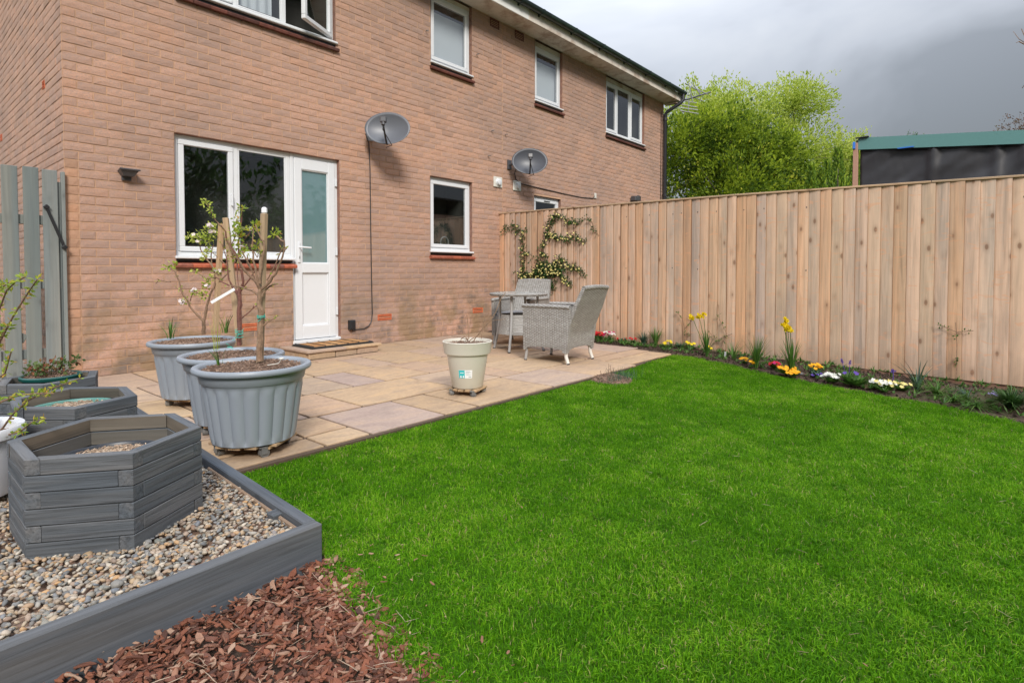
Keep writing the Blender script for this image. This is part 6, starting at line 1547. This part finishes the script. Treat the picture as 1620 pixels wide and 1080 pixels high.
crown_tree('evergreen_bush', 'huge lime green rounded bush beyond the house end', 'bush', B_(1150, 15.5), .8,
  [((0, 0, 2.3), 1.75, 2.3, 3), ((-1.0, -.5, 2.9), 1.2, 1.5, 2), ((.9, -.9, 2.6), 1.2, 1.7, 2), ((.1, .1, 4.7), 1.25, 1.15, 2), ((-.9, .9, 4.6), 1.2, 1.0, 1.4), ((1.0, -.9, 4.3), .95, 1.0, 1.3), ((-1.6, 1.3, 3.2), 1.2, 2.0, 1.2), ((.3, -1.0, 1.2), 1.5, 1.3, 1.5)], 66000, .105, 'leaf_lime', 131, .16, shell=.42)
crown_tree('willow_tree', 'taller pale spring green tree behind the lime bush', 'tree', B_(1235, 23), 2.5,
  [((0, 0, 5.8), 2.2, 2.3, 3), ((1.4, -1.2, 4.9), 1.6, 1.9, 2), ((2.1, -1.9, 4.4), 1.1, 1.2, 1), ((-1.6, 1.4, 7.3), 1.7, 1.6, 2), ((-2.9, 2.4, 7.5), 1.4, 1.2, 1.2), ((.3, -.4, 8.1), 1.4, 1.1, 1.2), ((2.9, -3.2, 4.7), 1.0, 1.0, 1.1), ((2.3, -2.5, 3.4), 1.2, 1.2, 1.4), ((2.2, -2.4, 4.9), 1.2, 1.2, 1.4), ((1.9, -2.0, 6.0), 1.0, 1.0, .7), ((1.1, -.9, 3.0), 1.7, 1.6, 1.4), ((2.7, -2.2, 5.2), .7, .8, .6)], 78000, .120, 'leaf_pale', 132, .2, twigs=160, updir=.6)
def conifer(label, x, ytop, D, w_, seed):
    random.seed(seed); base = B_(x, D); top = P(x, ytop, D).z; H = top-base.z; t = thing('conifer', label, 'conifer', base, group='narrow conifers behind the fence'); a = MB(); a.tube([base, base+Vector((0, 0, H*.9))], [.06, .01], 8, a=.2); part('trunk', a, M['trunk'], t); l = MB()
    for _ in range(2600):
        k = random.random(); rr = w_*min(1, (1-k)*1.9+.06)*(.55+.45*random.random())*(1+.15*math.sin(k*40)); an = random.uniform(0, 2*PI); c = base+Vector((rr*math.cos(an), rr*math.sin(an), H*k)); d = Vector((math.cos(an)*.5, math.sin(an)*.5, 1.2))+rv()*.3; leaf(l, c, d, rv(), .11*random.uniform(.6, 1.2), .035, random.random())
    part('crown', l, M['leaf_conifer'], t, kind='stuff')
conifer('tallest narrow conifer right of the lime bush', 1323, 238, 13, .44, 141); conifer('rightmost conifer, partly hidden by the shed post', 1350, 246, 13.6, .42, 142); conifer('short left conifer tucked under the lime bush', 1281, 264, 12.8, .40, 143); conifer('shortest conifer just left of the tallest one', 1298, 272, 12.2, .32, 144); conifer('broad conifer at the back between shorter ones', 1306, 258, 15, .40, 145)
crown_tree('budding_tree', 'distant reddish brown budding tree above the shed roof', 'tree', B_(1606, 26), 3, [((0, 0, 7.1), 1.2, 1.3, 2), ((1.0, -1.2, 7.7), 1.4, 1.5, 2), ((-.6, .7, 6.5), .9, .9, 1)], 5200, .10, 'leaf_brown', 151, .12, twigs=260, tw_mat='twig')
crown_tree('distant_tree', 'tiny treetop just showing over the left shed roof', 'tree', B_(1440, 45), 4, [((0, 0, 11.8), .7, .5, 1), ((.8, -.9, 11.5), .5, .4, 1)], 500, .14, 'leaf_mid', 152, .1)
# overhanging twigs at the right edge
random.seed(161); b = MB(); q0 = P(1690, 60, 9); t = thing('overhanging_branch', 'bare twigs reaching in at the upper right edge', 'branch', q0)
for q in ([(1690, 90), (1640, 80), (1612, 62), (1603, 50)], [(1640, 80), (1612, 66), (1608, 68)], [(1690, 150), (1630, 120), (1617, 140)], [(1660, 75), (1622, 60), (1616, 46)]): b.tube([P(x, y, 9+random.uniform(-.1, .1)) for x, y in q], [.012, .008, .005, .003][:len(q)], 6, a=random.random())
part('twigs', b, M['twig'], t, smooth=True)
# tv aerial
at_ = thing('tv_aerial', 'bristling television aerial beyond the gutter end', 'aerial', P(1062, 152, 13.2)); b = MB(); b.tube([P(1062, 152, 13.2), P(1085, 158, 13.4), P(1124, 146, 13.9)], .020, 6); part('boom', b, M['charcoal'], at_)
for i, (xa, ya, xb, yb) in enumerate([(1074, 158, 1102, 163), (1076, 165, 1103, 170), (1072, 170, 1104, 174), (1076, 175, 1105, 180), (1089, 130, 1096, 160), (1096, 130, 1084, 158), (1097, 134, 1108, 150), (1084, 132, 1108, 146), (1090, 158, 1089, 176), (1100, 140, 1120, 150), (1088, 150, 1112, 160)]):
    b = MB(); b.tube([P(xa, ya, 13.4+.02*i), P(xb, yb, 13.4+.02*i)], .012, 5); part('rod', b, M['steel'], at_)
# ---------- garden behind the camera, mirrored in the windows
random.seed(171)
rf_ = thing('close_board_fence', 'rear boundary fence behind the viewer, mirrored in the kitchen window', 'fence', (1.5, -11.2, 0)); b = MB()
for k in range(84): b.box((-3.4+k*.108+.2, -11.2+random.uniform(-.004, .004), .78), (.105, .018, 1.8), a=random.random())
part('board', b, M['fence'], rf_, kind='stuff')
for i, (x, y, s_) in enumerate(((-6, -15, 1.25), (-1.5, -16.5, 1.2), (3.5, -15.5, 1.3), (8.5, -17, 1.35), (13, -16, 1.2), (-10, -12, 1.2))):
    crown_tree('evergreen_tree', ['dark garden tree behind the viewer, mirrored in the kitchen window', 'broad dark tree behind the viewer', 'tall dark tree behind the rear fence', 'dark tree far right behind the viewer', 'last dark tree right behind the viewer', 'dark tree far left behind the viewer'][i], 'tree', (x, y, -.4), 1.5*s_,
      [((0, 0, 3.2*s_), 2.3*s_, 2.2*s_, 2), ((1.2*s_, .3, 2.2*s_), 1.8*s_, 1.6*s_, 1), ((-1.3*s_, -.2, 2.3*s_), 1.8*s_, 1.7*s_, 1)], 1100 if i in (3, 4) else 5200, .40, 'leaf_mid' if i % 2 else 'leaf_dark', 180+i, .18, group='dark trees mirrored in the windows')
